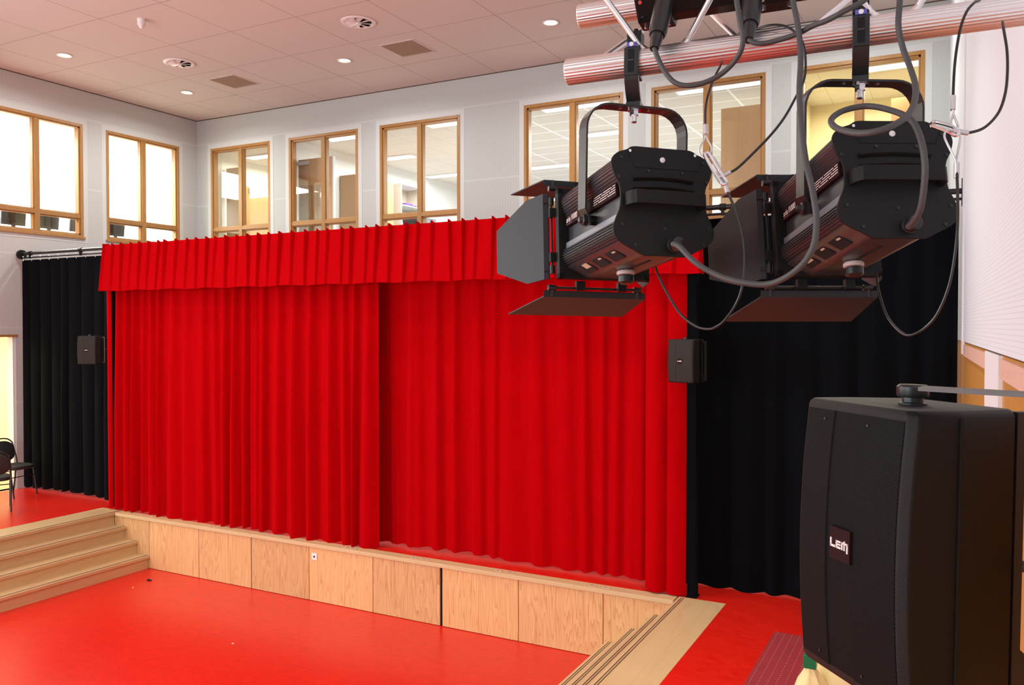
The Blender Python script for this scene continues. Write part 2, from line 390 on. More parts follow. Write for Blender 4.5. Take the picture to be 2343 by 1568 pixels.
struct(g.make('wall_left', M['perf_y']))
g = G(); holes_wall(g, XL - 0.25, 1.0, 0, 7.9, [(-12, -1.0, 1.9, 6.5)], lambda a, b, c, d: g.box((a, -6.2, c), (b, -6.0, d)))
struct(g.make('wall_rear', M['white_wall']))
def skew_slab(g, y0, y1, z0, z1, off0, off1):
    P = [(xr(y0) + off0, y0), (xr(y1) + off0, y1), (xr(y1) + off1, y1), (xr(y0) + off1, y0)]
    g.loft([[(x, y, z0) for x, y in P], [(x, y, z1) for x, y in P]]); return g
g = G(); skew_slab(g, -6.2, 12.45, 3.31, 7.9, 0, 0.2)
struct(g.make('wall_right', M['ribbed']))
g = G(); skew_slab(g, -6.2, 12.45, 0, 3.30, 0.012, 0.2)
struct(g.make('wall_right_panelling', M['panel_wood']))
g = G(); skew_slab(g, -6.0, 4.75, 3.19, 3.285, -0.004, 0.012); skew_slab(g, 5.75, 8.2, 3.19, 3.285, -0.004, 0.012)
struct(g.make('trim_1', M['pale_wood']))
g = G(); skew_slab(g, 4.80, 5.70, 0.725, 3.30, -0.006, 0.012)
struct(g.make('trim_2', M['pillar_white']))
g = G(); skew_slab(g, 8.30, 8.42, 3.2, 7.683, -0.012, 0.01)
struct(g.make('trim_3', M['pillar_white']))
g = G(); g.box((XL - 0.2, -6.2, ZC), (1.0, YB + 0.1, ZC + 0.1))
struct(g.make('ceiling', M['ceil']))
g = G(); g.box((XL, YB - 0.012, ZC - 0.012), (0.2, YB, ZC)); g.box((XL, -6, ZC - 0.012), (XL + 0.012, YB, ZC))
struct(g.make('trim_4', M['brown_strip']))
# floors
g = G(); g.box((-10.85, -6.1, -0.12), (-2.38, PANEL_Y + 0.06, 0))
struct(g.make('floor', M['red_floor']))
g = G()
g.box((XL, -6.1, -0.1), (-11.285, YB, S)); g.box((-11.285, 8.175, -0.1), (-2.015, YB, S)); g.box((-2.015, -6.1, -0.1), (0.7, YB, S))
g.box((-11.285, -6.1, -0.1), (-10.84, 8.175, S - 0.05)); g.box((-2.40, -6.1, -0.1), (-2.015, 8.175, S - 0.05)); g.box((-10.84, PANEL_Y + 0.05, -0.1), (-2.40, 8.175, S - 0.05))
struct(g.make('floor_stage', M['red_floor']))

# oak edging of the stage front, with pairs of small socket flaps
edge = struct(G().box((-10.80, PANEL_Y - 0.022, S - 0.045), (-2.44, 8.175, S + 0.001)).make('trim_5', M['oak_x'], bevel=0.004))
for sx_, sy_ in ((-10.2, 8.10), (-8.9, 8.10), (-7.78, 8.10), (-6.55, 8.10), (-5.51, 8.10), (-4.38, 8.10), (-3.25, 8.10)):
    for dx in (-0.075, 0.075):
        g = G(); g.box((sx_ + dx - 0.04, sy_ - 0.018, S + 0.001), (sx_ + dx + 0.04, sy_ + 0.018, S + 0.005))
        f = g.make('socket_flap', M['pale_wood'], edge, bevel=0.001)
        g = G(); g.box((sx_ + dx - 0.028, sy_ - 0.010, S + 0.004), (sx_ + dx + 0.006, sy_ + 0.004, S + 0.0056))
        g.make('finger_slot', M['brown_strip'], f)
# staircases
def stairs(label, xs, sign, y0, y1):
    t = thing('staircase', label, 'stairs', (xs[0], y1, 0))
    rise = S / 4
    for k in range(4):                       # k = 0 is the stage edge board
        z = S - k * rise
        xn = xs[k]; xb = xs[k - 1] - sign * 0.0 if k else xs[0] - sign * 0.47
        a, b = sorted((xn - xs[0], xb - xs[0] - (sign * 0.03 if k else 0)))
        tr = G().box((a, y0 - y1, z - 0.04), (b, 0.0 if k else 0.13, z + 0.0015)).make('tread', M['oak'], t, bevel=0.004)
        g = G()
        for off in (0.030, 0.052):
            p, q = sorted((xn - sign * off - xs[0], xn - sign * (off + 0.008) - xs[0]))
            g.box((p, y0 - y1, z + 0.0008), (q, 0.0 if k else 0.10, z + 0.0035))
        g.make('anti_slip_strip', M['brown_strip'], tr)
        a, b = sorted((xn - sign * 0.025 - xs[0], xn - sign * 0.045 - xs[0]))
        G().box((a, y0 - y1, z - rise), (b, -0.001, z - 0.04)).make('riser', M['oak'], t)
    return t
stairs('wide oak stairs of four steps on the far left below the chairs', [-10.812, -10.576, -10.335, -10.098], 1, -5.98, 8.044)
stairs('wide oak stairs with doubled dark nosing lines beside the dotted runner', [-2.425, -2.665, -2.911, -3.163], -1, -5.98, 8.044)
# stage front panels
struct(G().box((-10.84, PANEL_Y + 0.022, 0.002), (-2.40, PANEL_Y + 0.045, S - 0.05)).make('gap_shade_sheet', M['dark']))  # black sheet added behind the panels to paint the shade in their gaps
PX = [-10.835, -10.099, -9.105, -8.132, -7.148, -6.152, -5.181, -4.182, -3.193, -2.405]
PL = ['narrow wooden stage panel behind the left stairs', 'pale veneered stage panel right next to the left stairs', 'faintly figured stage panel second from the left stairs',
      'stage panel with arched grain just left of the white socket', 'stage panel carrying the white socket plate', 'stage panel with thin straight grain left of the widest dark gap',
      'light stage panel with broad flame grain right of the widest dark gap', 'ruddy stage panel with long wavy grain, next after the light flame-grained panel', 'stage panel partly hidden by the right stairs']
for i in range(9):
    gl, gr = 0.004, 0.004
    if i == 5: gr = 0.018
    if i == 6: gl = 0.018
    if i == 2: gr = 0.007
    if i == 3: gl = 0.007
    x0, x1 = PX[i] + gl, PX[i + 1] - gr
    o = G().box((-(x1 - x0) / 2, 0, -0.335), ((x1 - x0) / 2, 0.02, 0.335)).make('stage_hatch', M['ply'], bevel=0.0015)
    o.location = ((x0 + x1) / 2, PANEL_Y, 0.34)
    tag(o, PL[i], 'stage panel', 'wooden panels along the stage front')
t = thing('wall_socket', 'small white square socket plate high on a stage panel', 'socket', (-7.055, PANEL_Y, 0.563))
G().box((-0.042, -0.009, -0.042), (0.042, 0.0, 0.042)).make('cover_plate', M['white_gloss'], t, bevel=0.003)
G().box((-0.011, -0.012, -0.011), (0.011, -0.008, 0.011)).make('socket_hole', M['maroon'], t)

# ------------------------------------------------------------------ windows
def window(n, u0, u1, mapf, label=None):
    """mapf(u, depth, z): depth is measured into the wall from the hall side"""
    r = bpy.data.objects.new('window_%d' % n, None); COL.objects.link(r); struct(r)
    def bx(g, a, b, d0, d1, z0, z1):
        P = [mapf(u, d, z) for u, d, z in ((a, d0, z0), (b, d0, z0), (b, d1, z0), (a, d1, z0), (a, d0, z1), (b, d0, z1), (b, d1, z1), (a, d1, z1))]
        v = g.pts(P)
        for f in ((3, 2, 1, 0), (4, 5, 6, 7), (0, 1, 5, 4), (1, 2, 6, 5), (2, 3, 7, 6), (3, 0, 4, 7)): g.face([v[i] for i in f])
    W_, mid = 0.052, (u0 + u1) / 2
    g = G()
    bx(g, u0, u0 + W_, -0.008, 0.13, WZ0, WZ1); bx(g, u1 - W_, u1, -0.008, 0.13, WZ0, WZ1)
    bx(g, u0 + W_, u1 - W_, -0.008, 0.13, WZ1 - W_, WZ1); bx(g, u0 + W_, u1 - W_, -0.008, 0.13, WZ0, WZ0 + W_)
    g.make('frame', M['frame_wood'], r, bevel=0.004)
    g = G()   # stepped inner rebate
    w2 = 0.028; a, b, c, d = u0 + W_, u1 - W_, WZ0 + W_, WZ1 - W_
    bx(g, a, a + w2, 0.018, 0.12, c, d); bx(g, b - w2, b, 0.018, 0.12, c, d); bx(g, a, b, 0.018, 0.12, d - w2, d); bx(g, a, b, 0.018, 0.12, c, c + w2)
    g.make('glazing_bead', M['frame_wood'], r, bevel=0.002)
    g = G(); bx(g, mid - 0.045, mid + 0.045, 0.004, 0.12, WZ0 + W_, WZ1 - W_); bx(g, mid - 0.062, mid + 0.062, 0.03, 0.11, WZ0 + W_, WZ1 - W_)
    g.make('mullion', M['frame_wood'], r, bevel=0.003)
    g = G(); bx(g, u0 + W_, u1 - W_, 0.006, 0.12, WT - 0.04, WT + 0.035); bx(g, u0 + W_, u1 - W_, 0.03, 0.11, WT - 0.06, WT + 0.052)
    g.make('transom', M['frame_wood'], r, bevel=0.003)
    g = G(); bx(g, u0 - 0.02, u1 + 0.02, -0.03, 0.02, WZ0 - 0.02, WZ0 + 0.02)
    g.make('sill', M['frame_wood'], r, bevel=0.004)
    for (a, b) in ((u0 + 0.06, mid - 0.04), (mid + 0.04, u1 - 0.06)):
        for (c, d) in ((WZ0 + 0.06, WT - 0.03), (WT + 0.03, WZ1 - 0.06)):
            g = G(); bx(g, a, b, 0.062, 0.068, c, d); g.make('pane', M['pane'], r)
    g = G(); q = 0.085   # smooth white border around the frame
    bx(g, u0 - q, u0, -0.004, 0.02, WZ0 - q, WZ1 + q); bx(g, u1, u1 + q, -0.004, 0.02, WZ0 - q, WZ1 + q)
    bx(g, u0, u1, -0.004, 0.02, WZ1, WZ1 + q); bx(g, u0, u1, -0.004, 0.02, WZ0 - q, WZ0)
    g.make('surround', M['white_wall'], r)
for i, (a, b) in enumerate(BACK_W): window(i + 1, a, b, lambda u, d, z: (u, YB + d, z))
for i, (a, b) in enumerate(LEFT_W): window(i + 7, a, b, lambda u, d, z: (XL - d, u, z))
# doorway on the left
d1 = bpy.data.objects.new('door_1', None); COL.objects.link(d1); struct(d1)
G().box((XL - 0.16, 5.2, 3.27), (XL + 0.012, 8.50, 3.31)).make('lintel', M['frame_wood'], d1)
g = G(); g.box((XL - 0.17, 8.43, S), (XL - 0.02, 8.47, 3.27)); g.box((XL - 0.17, 5.2, S), (XL - 0.02, 5.24, 3.27)); g.make('jamb', M['pillar_white'], d1)

# ------------------------------------------------------------------ rooms beyond
ZO, ZF = 7.12, 4.35
def room(tagn, boxes):
    for name, mat, a, b in boxes: struct(G().box(a, b).make(name, mat))
room('left office', [('floor_office', M['office_floor'], (-18.2, 6.0, ZF - 0.3), (XL - 0.15, 12.45, ZF)), ('ceiling_office', M['office_ceil'], (-18.2, 6.0, ZO), (XL - 0.15, 12.45, ZO + 0.1)),
                     ('wall_office_far', M['office_white'], (-18.4, 6.0, ZF), (-18.2, 12.45, ZO)), ('wall_office_side', M['office_white'], (-18.2, 5.8, ZF), (XL - 0.15, 6.0, ZO)), ('wall_office_end', M['office_white'], (-18.2, 12.3, ZF), (-14.13, 12.45, ZO))])
room('back offices', [('floor_office_back', M['office_floor'], (-18.2, YB + 0.15, ZF - 0.3), (0.5, 20.2, ZF)), ('ceiling_office_small', M['office_ceil'], (-14.2, YB + 0.15, ZO), (-11.6, 20.2, ZO + 0.1)),
                      ('wall_office_left', M['office_white'], (-14.2, YB + 0.15, ZF), (-14.05, 16.2, ZO)), ('wall_office_rear', M['yellow_wall'], (-14.2, 16.2, ZF), (-11.7, 16.35, ZO)),
                      ('wall_office_partition', M['office_white'], (-11.70, YB + 0.15, ZF), (-11.55, 20.2, ZO)), ('wall_office_back', M['office_white'], (-11.7, 20.2, ZF), (-2.2, 20.35, ZO)),
                      ('wall_office_divider', M['yellow_wall'], (-2.30, YB + 0.15, ZF), (-2.16, 20.2, ZO)), ('wall_office_yellow', M['yellow_wall'], (-2.16, 14.8, ZF), (0.5, 14.95, ZO)), ('wall_office_right', M['yellow_wall'], (0.1, YB + 0.15, ZF), (0.25, 14.8, ZO)),
                      ('ceiling_office_yellow', M['office_ceil'], (-2.16, YB + 0.15, ZO), (0.5, 14.95, ZO + 0.1))])
def poly_slab(name, mat, P, z0, z1): return struct(G().loft([[(x, y, z0) for x, y in P], [(x, y, z1) for x, y in P]]).make(name, mat))
poly_slab('ceiling_office_plain', M['office_ceil'], [(-11.6, 12.45), (-6.95, 12.45), (-11.3, 20.2), (-11.6, 20.2)], ZO, ZO + 0.1)
poly_slab('ceiling_office_grid', M['office_ceil_bar'], [(-6.95, 12.45), (-2.2, 12.45), (-2.2, 20.2), (-11.3, 20.2)], ZO, ZO + 0.1)
room('foyer', [('floor_foyer', M['foyer_floor'], (-18.2, 4.0, S - 0.2), (XL - 0.02, 9.6, S)), ('ceiling_foyer', M['office_white'], (-18.2, 4.0, 3.75), (XL - 0.15, 9.6, 3.85)),
               ('wall_foyer_far', M['yellow_wall'], (-18.4, 4.0, S), (-18.2, 9.6, 3.8)), ('wall_foyer_end', M['yellow_wall'], (-18.2, 9.4, S), (XL - 0.15, 9.6, 3.8)), ('wall_foyer_side', M['yellow_wall'], (-18.2, 3.9, S), (XL - 0.15, 4.0, 3.8))])
struct(G().box((-18.2, 9.37, S + 0.42), (-14.1, 9.40, S + 0.50)).make('trim_6', M['frame_wood']))
struct(G().box((-18.1, 7.0, ZF + 0.9), (-18.195, 11.0, ZF + 0.95)).make('trim_7', M['pillar_white']))
# office luminaires
def luminaire(x, y, label, L=0.62):
    t = thing('ceiling_luminaire', label, 'ceiling light', (x, y, ZO), group='louvred office ceiling lights')
    G().box((-L, -0.15, -0.03), (L, 0.15, 0.0)).make('housing', M['white_gloss'], t, bevel=0.004)
    for k in (-0.07, 0.07):
        G().box((-L + 0.04, k - 0.045, -0.036), (L - 0.04, k + 0.045, -0.028)).make('lamp_tube', M['tube_lamp'], t)
luminaire(-13.0, 13.47, 'louvred ceiling light behind the back window nearest the corner')
luminaire(-10.3, 12.88, 'louvred ceiling light at the top of the second back window from the corner')
luminaire(-10.85, 14.93, 'louvred ceiling light in the left pane of the third back window', 0.6)
luminaire(-10.9, 17.25, 'lower louvred ceiling light in the right pane of the third back window', 0.6)
luminaire(-8.0, 12.86, 'louvred ceiling light at the top of the third back window', 0.55)
luminaire(-5.6, 12.84, 'louvred ceiling light at the top of the window behind the left stage light')
luminaire(-5.75, 14.9, 'middle louvred ceiling light seen through the yoke of the first stage light', 0.7)
luminaire(-8.3, 17.4, 'far louvred ceiling light low in the window behind the left stage light', 0.7)
luminaire(-3.0, 12.84, 'louvred ceiling light along the top of the window between the two stage lights', 0.9)
luminaire(-0.75, 12.95, 'louvred ceiling light in the window behind the yoke of the second stage light', 0.5)
# office doors, shelf, monitors
def leaf_door(name, label, x0, x1, y, ztop, closer_x, glazed=False):
    t = thing(name, label, 'door', ((x0 + x1) / 2, y, ZF))
    hw = (x1 - x0) / 2; h = ztop - ZF
    G().box((-hw, 0, 0), (hw, 0.045, h)).make('leaf', M['door_wood'], t, bevel=0.002)
    G().box((hw, -0.004, 0), (hw + 0.03, 0.05, h)).make('edge_strip', M['pillar_white'], t)
    if glazed:
        for a, b in ((-hw + 0.05, -0.06), (0.03, hw - 0.1)):
            G().box((a, -0.012, 0.4), (b, -0.002, h - 0.52)).make('glass_panel', M['door_glass'], t)
    if closer_x is not None:
        c = G().box((closer_x - 0.17, -0.05, h - 0.12), (closer_x + 0.17, 0.0, h - 0.05)).make('door_closer', M['door_closer'], t, bevel=0.004)
    return t
M['door_glass'] = plain('door_glass', (0.30, 0.20, 0.10), 0.06)
leaf_door('office_door', 'large brown open door with silver closer behind the second back window', -11.52, -10.66, 12.72, 6.735, -0.30, True)
leaf_door('office_door', 'brown office door with silver closer behind the window between the stage lights', -3.27, -2.40, 13.2, 6.855, 0.36)
leaf_door('office_door', 'olive brown door in the left pane of the back window nearest the corner', -14.0, -13.62, 13.2, 6.865, None)
leaf_door('office_door', 'light brown door in the window behind the second stage light', -0.85, -0.30, 13.5, 6.78, None)
t = thing('office_door', 'yellowish door with pale closer in the right pane of the window nearest the corner', 'door', (-14.04, 14.2, ZF))
G().box((0, -0.75, 0), (0.04, 0.6, 2.22)).make('leaf', M['door_wood'], t, bevel=0.002)
G().box((0.04, -0.35, 2.10), (0.10, 0.05, 2.20)).make('door_closer', M['door_closer'], t, bevel=0.004)
t = thing('tall_cupboard', 'plain beech cupboard beyond the open door in the second back window', 'cupboard', (-11.28, 14.6, ZF))
G().box((-0.25, -0.6, 0), (0.25, 0.6, 2.28)).make('carcass', M['door_wood'], t, bevel=0.003)
for k in (-0.6, 0.005): G().box((0.25, k, 0.06), (0.27, k + 0.595, 2.25)).make('door', M['door_wood'], t, bevel=0.002)
t = thing('open_shelf', 'open grey shelf unit with folders in the third back window', 'shelf', (-11.30, 16.0, ZF))
g = G(); g.box((-0.25, -0.45, 0), (-0.23, 0.45, 2.32)); g.make('back_panel', M['shelf'], t)
for k in (-0.45, 0.43): G().box((-0.25, k, 0), (0.25, k + 0.02, 2.32)).make('side_panel', M['shelf'], t)
for z in (0.06, 0.55, 0.98, 1.42, 1.83, 2.30): G().box((-0.23, -0.43, z), (0.25, 0.43, z + 0.02)).make('shelf_board', M['paper'], t)
def folder(x, y, z, sx, sy, sz, mat, label, rz=0.0):
    o = G().box((-sx / 2, -sy / 2, 0), (sx / 2, sy / 2, sz)).make('folder', mat, bevel=0.003); o.location = (x, y, z); o.rotation_euler = (0, 0, rz)
    tag(o, label, 'folder', 'folders on the office shelf')
folder(-11.2, 15.88, ZF + 1.85, 0.3, 0.28, 0.05, M['purple'], 'purple folder lying on the office shelf')
folder(-11.2, 16.15, ZF + 1.85, 0.3, 0.20, 0.03, M['mid_grey'], 'flat dark folder beside the purple folder on the office shelf', 0.3)
folder(-11.18, 15.85, ZF + 1.44, 0.3, 0.32, 0.04, M['teal'], 'teal folder on the lower shelf board of the office shelf', 0.2)
folder(-11.18, 16.2, ZF + 1.44, 0.3, 0.26, 0.09, M['mid_grey'], 'thick grey folder next to the teal folder on the office shelf', -0.2)
t = thing('storage_box', 'black storage box with tan lid beside the office shelf', 'box', (-11.3, 16.85, ZF + 1.3))
G().box((-0.2, -0.2, 0), (0.2, 0.2, 0.36)).make('body', M['mid_grey'], t, bevel=0.005); G().box((-0.21, -0.21, 0.36), (0.21, 0.21, 0.42)).make('lid', M['shelf'], t, bevel=0.005)
t = thing('side_cabinet', 'low office cabinet under the black storage box', 'cabinet', (-11.3, 16.85, ZF))
G().box((-0.22, -0.35, 0), (0.22, 0.35, 1.3)).make('carcass', M['shelf'], t, bevel=0.003); G().box((0.22, -0.34, 0.05), (0.24, 0.34, 1.27)).make('door', M['shelf'], t, bevel=0.003)
def monitor(loc, rz, label, w_=0.42, h_=0.32, tilt=-0.12):
    t = thing('computer_monitor', label, 'monitor', loc, (0, 0, rz), 'flat computer monitors upstairs')
    R = Matrix.Rotation(tilt, 4, 'X')
    g = G(); g.box((-w_ / 2, -0.02, 0), (w_ / 2, 0.02, h_), Matrix.Translation((0, 0, 0.10)) @ R); g.make('screen_housing', M['black_satin'], t, bevel=0.006)
    g = G(); g.box((-w_ / 4, 0.02, 0.05), (w_ / 4, 0.05, h_ - 0.06), Matrix.Translation((0, 0, 0.10)) @ R); g.make('back_cover', M['black_plastic'], t, bevel=0.006)
    G().box((-0.03, -0.005, 0.0), (0.03, 0.03, 0.2)).make('stand', M['black_satin'], t, bevel=0.003)
    G().box((-0.12, -0.08, 0), (0.12, 0.08, 0.015)).make('base', M['black_satin'], t, bevel=0.004)
DZ = ZF + 0.74
def desk(loc, sx, sy, label):
    t = thing('office_desk', label, 'desk', loc)
    G().box((-sx / 2, -sy / 2, 0.715), (sx / 2, sy / 2, 0.74)).make('desktop', M['shelf'], t, bevel=0.003)
    for a in (-1, 1):
        for b in (-1, 1): G().box((a * (sx / 2 - 0.06) - 0.025, b * (sy / 2 - 0.06) - 0.025, 0), (a * (sx / 2 - 0.06) + 0.025, b * (sy / 2 - 0.06) + 0.025, 0.715)).make('leg', M['mid_grey'], t)
desk((-14.45, 9.7, ZF), 0.7, 3.2, 'long office desk under the monitors behind the left wall windows')
monitor((-14.35, 8.74, DZ), -PI / 2, 'flat monitor in the left pane of the nearest left wall window')
monitor((-14.35, 9.38, DZ), -PI / 2, 'flat monitor in the right pane of the nearest left wall window', 0.36)
monitor((-14.35, 9.98, DZ), -PI / 2, 'flat monitor mostly hidden behind the post between left wall windows', 0.40)
monitor((-14.35, 10.72, DZ), -PI / 2, 'flat monitor in the left wall window nearest the corner', 0.38)
desk((-8.2, 13.3, ZF), 2.6, 0.8, 'office desk low in the third back window')
monitor((-9.15, 13.25, DZ), PI, 'flat monitor in the left pane of the third back window', 0.40)
monitor((-7.75, 13.25, DZ), PI + 0.2, 'flat monitor in the right pane of the third back window', 0.46)
# swing chair back peeking over the valance
t = thing('office_chair', 'dark rounded office chair back just above the red valance', 'chair', (-10.2, 13.2, ZF))
g = G(); g.lathe([(0.02, 0.0), (0.24, 0.01), (0.26, 0.04), (0.24, 0.08), (0.02, 0.09)], 24, Matrix.Translation((0, 0, 0.45))); g.make('seat', M['black_fabric'], t, smooth=True)
g = G(); g.loft([[(0.22 * math.cos(a) * s_, 0.24 + 0.03 * k, 0.82 + 0.18 * math.sin(a) * s_) for a in [2 * PI * i / 20 for i in range(20)]] for k, s_ in ((0, 0.9), (0.3, 1), (1, 1), (1.3, 0.9))]); g.make('backrest', M['black_fabric'], t, smooth=True)
g = G(); g.cyl((0, 0, 0.06), (0, 0, 0.46), 0.03); g.tube([(0, 0.1, 0.47), (0, 0.26, 0.5), (0, 0.28, 0.8)], 0.015)
g.make('column', M['mid_grey'], t)
for k in range(5):
    a = 2 * PI * k / 5; G().cyl((0, 0, 0.07), (0.28 * math.cos(a), 0.28 * math.sin(a), 0.03), 0.03).make('leg', M['black_satin'], t)

# ------------------------------------------------------------------ ceiling fittings
def downlight(x, y, label):
    t = thing('downlight', label, 'ceiling light', (x, y, ZC), group='recessed round downlights')
    g = G(); g.lathe([(0.105, 0.0), (0.118, -0.006), (0.112, -0.012), (0.095, -0.010), (0.090, 0.0)], 32, caps=False); g.make('trim_ring', M['white_gloss'], t, smooth=True)
    g = G(); g.lathe([(0.094, -0.010), (0.070, -0.003), (0.045, -0.0015), (0.01, -0.001)], 32, caps=False); g.make('reflector', M['lit_reflector'], t, smooth=True)
    for a in (0.3, PI + 0.3):
        G().tube([(0.02 * math.cos(a), 0.02 * math.sin(a), -0.006), (0.075 * math.cos(a), 0.075 * math.sin(a), -0.008)], 0.006, 8).make('lamp', M['lamp'], t)
downlight(-12.32, 8.345, 'round downlight above the left wall windows, nearest the left edge')
downlight(-12.32, 10.70, 'round downlight closest to the room corner')
downlight(-8.628, 10.60, 'round downlight left of the larger brown vent grille')
downlight(-5.014, 10.63, 'round downlight just left of the truss')
def swirl(x, y, label):
    t = thing('swirl_diffuser', label, 'air vent', (x, y, ZC), group='round swirl air diffusers')
    g = G(); g.lathe([(0.19, 0.0), (0.245, -0.004), (0.24, -0.012), (0.20, -0.020), (0.185, -0.012)], 36, caps=False); g.make('outer_ring', M['white_gloss'], t, smooth=True)
    g = G(); g.lathe([(0.19, -0.002), (0.001, -0.001)], 36, caps=False); g.make('dark_throat', M['dark'], t)
    for k in range(8):
        a = 2 * PI * k / 8
        Rm = Matrix.Rotation(a, 4, 'Z')
        g = G(); P = [(0.03, -0.012, -0.032), (0.185, -0.055, -0.028), (0.185, 0.055, -0.006), (0.03, 0.012, -0.008)]
        g.loft([[Rm @ Vector(p) for p in P], [Rm @ (Vector(p) + Vector((0, 0, 0.003))) for p in P]]); g.make('blade', M['white_gloss'], t)
    g = G(); g.lathe([(0.042, -0.004), (0.040, -0.04), (0.012, -0.046)], 20); g.make('hub', M['white_gloss'], t, smooth=True)
swirl(-11.046, 9.45, 'smaller looking swirl ceiling vent towards the room corner')
swirl(-7.37, 9.36, 'larger looking swirl ceiling vent at the top middle')
def vent(x, y, label):
    t = thing('vent_grille', label, 'air vent', (x, y, ZC), group='brown square vent grilles')
    g = G()
    for a, b in (((-0.32, -0.32), (0.32, -0.285)), ((-0.32, 0.285), (0.32, 0.32)), ((-0.32, -0.285), (-0.285, 0.285)), ((0.285, -0.285), (0.32, 0.285))): g.box((*a, -0.006), (*b, 0.0))
    g.make('frame', M['ceil'], t)
    g = G(); g.box((-0.285, -0.285, -0.004), (0.285, 0.285, -0.001))
    for k in range(24): g.box((-0.285, -0.28 + k * 0.0235, -0.007), (0.285, -0.272 + k * 0.0235, -0.004))
    g.make('grille', M['brown_grille'], t)
vent(-11.06, 10.62, 'brown square vent grille between the corner downlight and the smaller swirl vent')
vent(-7.41, 10.60, 'brown square vent grille right of the top middle swirl vent')
t = thing('motion_sensor', 'small white motion sensor hanging from the ceiling tiles', 'sensor', (-9.947, 7.88, ZC))
g = G(); g.lathe([(0.055, 0), (0.055, -0.075), (0.045, -0.085)], 20); g.make('body', M['white_plastic'], t, smooth=True)
g = G(); g.lathe([(0.038, -0.085), (0.034, -0.11), (0.015, -0.125), (0.002, -0.128)], 16); g.make('lens', M['white_gloss'], t, smooth=True)

# ------------------------------------------------------------------ curtains
def drape(name, x0, x1, ztop, zbot, ybase, spacing, amp, seed, mat, sharp=0.7, parent=None, top_amp=0.55, hem=0.02, wander=0.03, yslope=0.0, sub=0.0, sharp_bot=None):
    if sharp_bot is None: sharp_bot = sharp
    rnd = random.Random(seed)
    b = [x0]
    while b[-1] < x1 - spacing * 0.6: b.append(b[-1] + spacing * rnd.uniform(0.65, 1.4))
    k = (x1 - x0) / (b[-1] - x0); b = [x0 + (v - x0) * k for v in b]
    nf = len(b) - 1
    A = [amp * rnd.uniform(0.55, 1.25) for _ in range(nf)]; D = [rnd.uniform(-wander, wander) for _ in range(nf + 1)]; D[0] = 0; D[-1] = 0
    SK = [rnd.uniform(0.7, 1.5) for _ in range(nf)]; B2 = [rnd.uniform(-0.3, 0.3) * amp for _ in range(nf + 1)]
    ph = rnd.uniform(0, 6)
    SF = [rnd.choice((0, 0, 1, 2)) for _ in range(nf)]; SP = [rnd.uniform(0, 6) for _ in range(nf)]
    nz, per = 26, 16
    rings = []
    for j in range(nz + 1):
        t = j / nz; row = []
        f = top_amp + (1 - top_amp) * min(1, t * 1.6)
        for i in range(nf):
            xa = b[i] + D[i] * t; xb = b[i + 1] + D[i + 1] * t
            for q in range(per if i < nf - 1 else per + 1):
                u = q / per; uu = u ** SK[i]
                prof = abs(math.sin(PI * uu)) ** (sharp + (sharp_bot - sharp) * min(1, t * 1.2))
                prof += sub * 0.5 * SF[i] * (math.sin(PI * u) ** 2) * math.sin(u * 13 + SP[i]) * 0.5
                off = (B2[i] * (1 - u) + B2[i + 1] * u) * t
                x = xa + (xb - xa) * u
                y = ybase - A[i] * f * prof + off + yslope * t
                z = ztop + (zbot - ztop) * t
                if j == nz: z += hem * 0.5 * math.sin(x * 2.3 + ph) + hem * (0.6 - prof) * 0.8
                row.append((x, y, z))
        rings.append(row)
    g = G(); g.loft(rings, caps=False, closed=False)
    return g.make(name, mat, parent, smooth=True)
ld = drape('stage_curtain', -11.01, -6.20, 4.52, 0.735, 8.245, 0.225, 0.10, 4, M['red_velvet'], 3.2, wander=0.07, sub=0.30, sharp_bot=1.3)
tag(ld, 'left half of the red velvet stage curtain, deeply folded', 'curtain', 'red stage curtains')
rd = drape('stage_curtain', -6.55, -2.74, 4.52, 0.755, 8.46, 0.26, 0.06, 11, M['red_velvet'], 4.0, wander=0.08, sub=0.45, sharp_bot=1.6)
tag(rd, 'right half of the red velvet stage curtain, flatter folds, over the red floor strip', 'curtain', 'red stage curtains')
ed = drape('stage_curtain', -2.79, -2.36, 4.50, 0.745, 8.20, 0.2, 0.06, 7, M['red_velvet'], 0.8)
tag(ed, 'narrow red velvet curtain end behind the right wall speaker', 'curtain', 'red stage curtains')
le = drape('stage_curtain', -11.13, -11.02, 4.52, 0.74, 8.165, 0.11, 0.035, 2, M['red_velvet'], 0.8)
tag(le, 'narrow red velvet curtain end beside the left black curtain', 'curtain', 'red stage curtains')
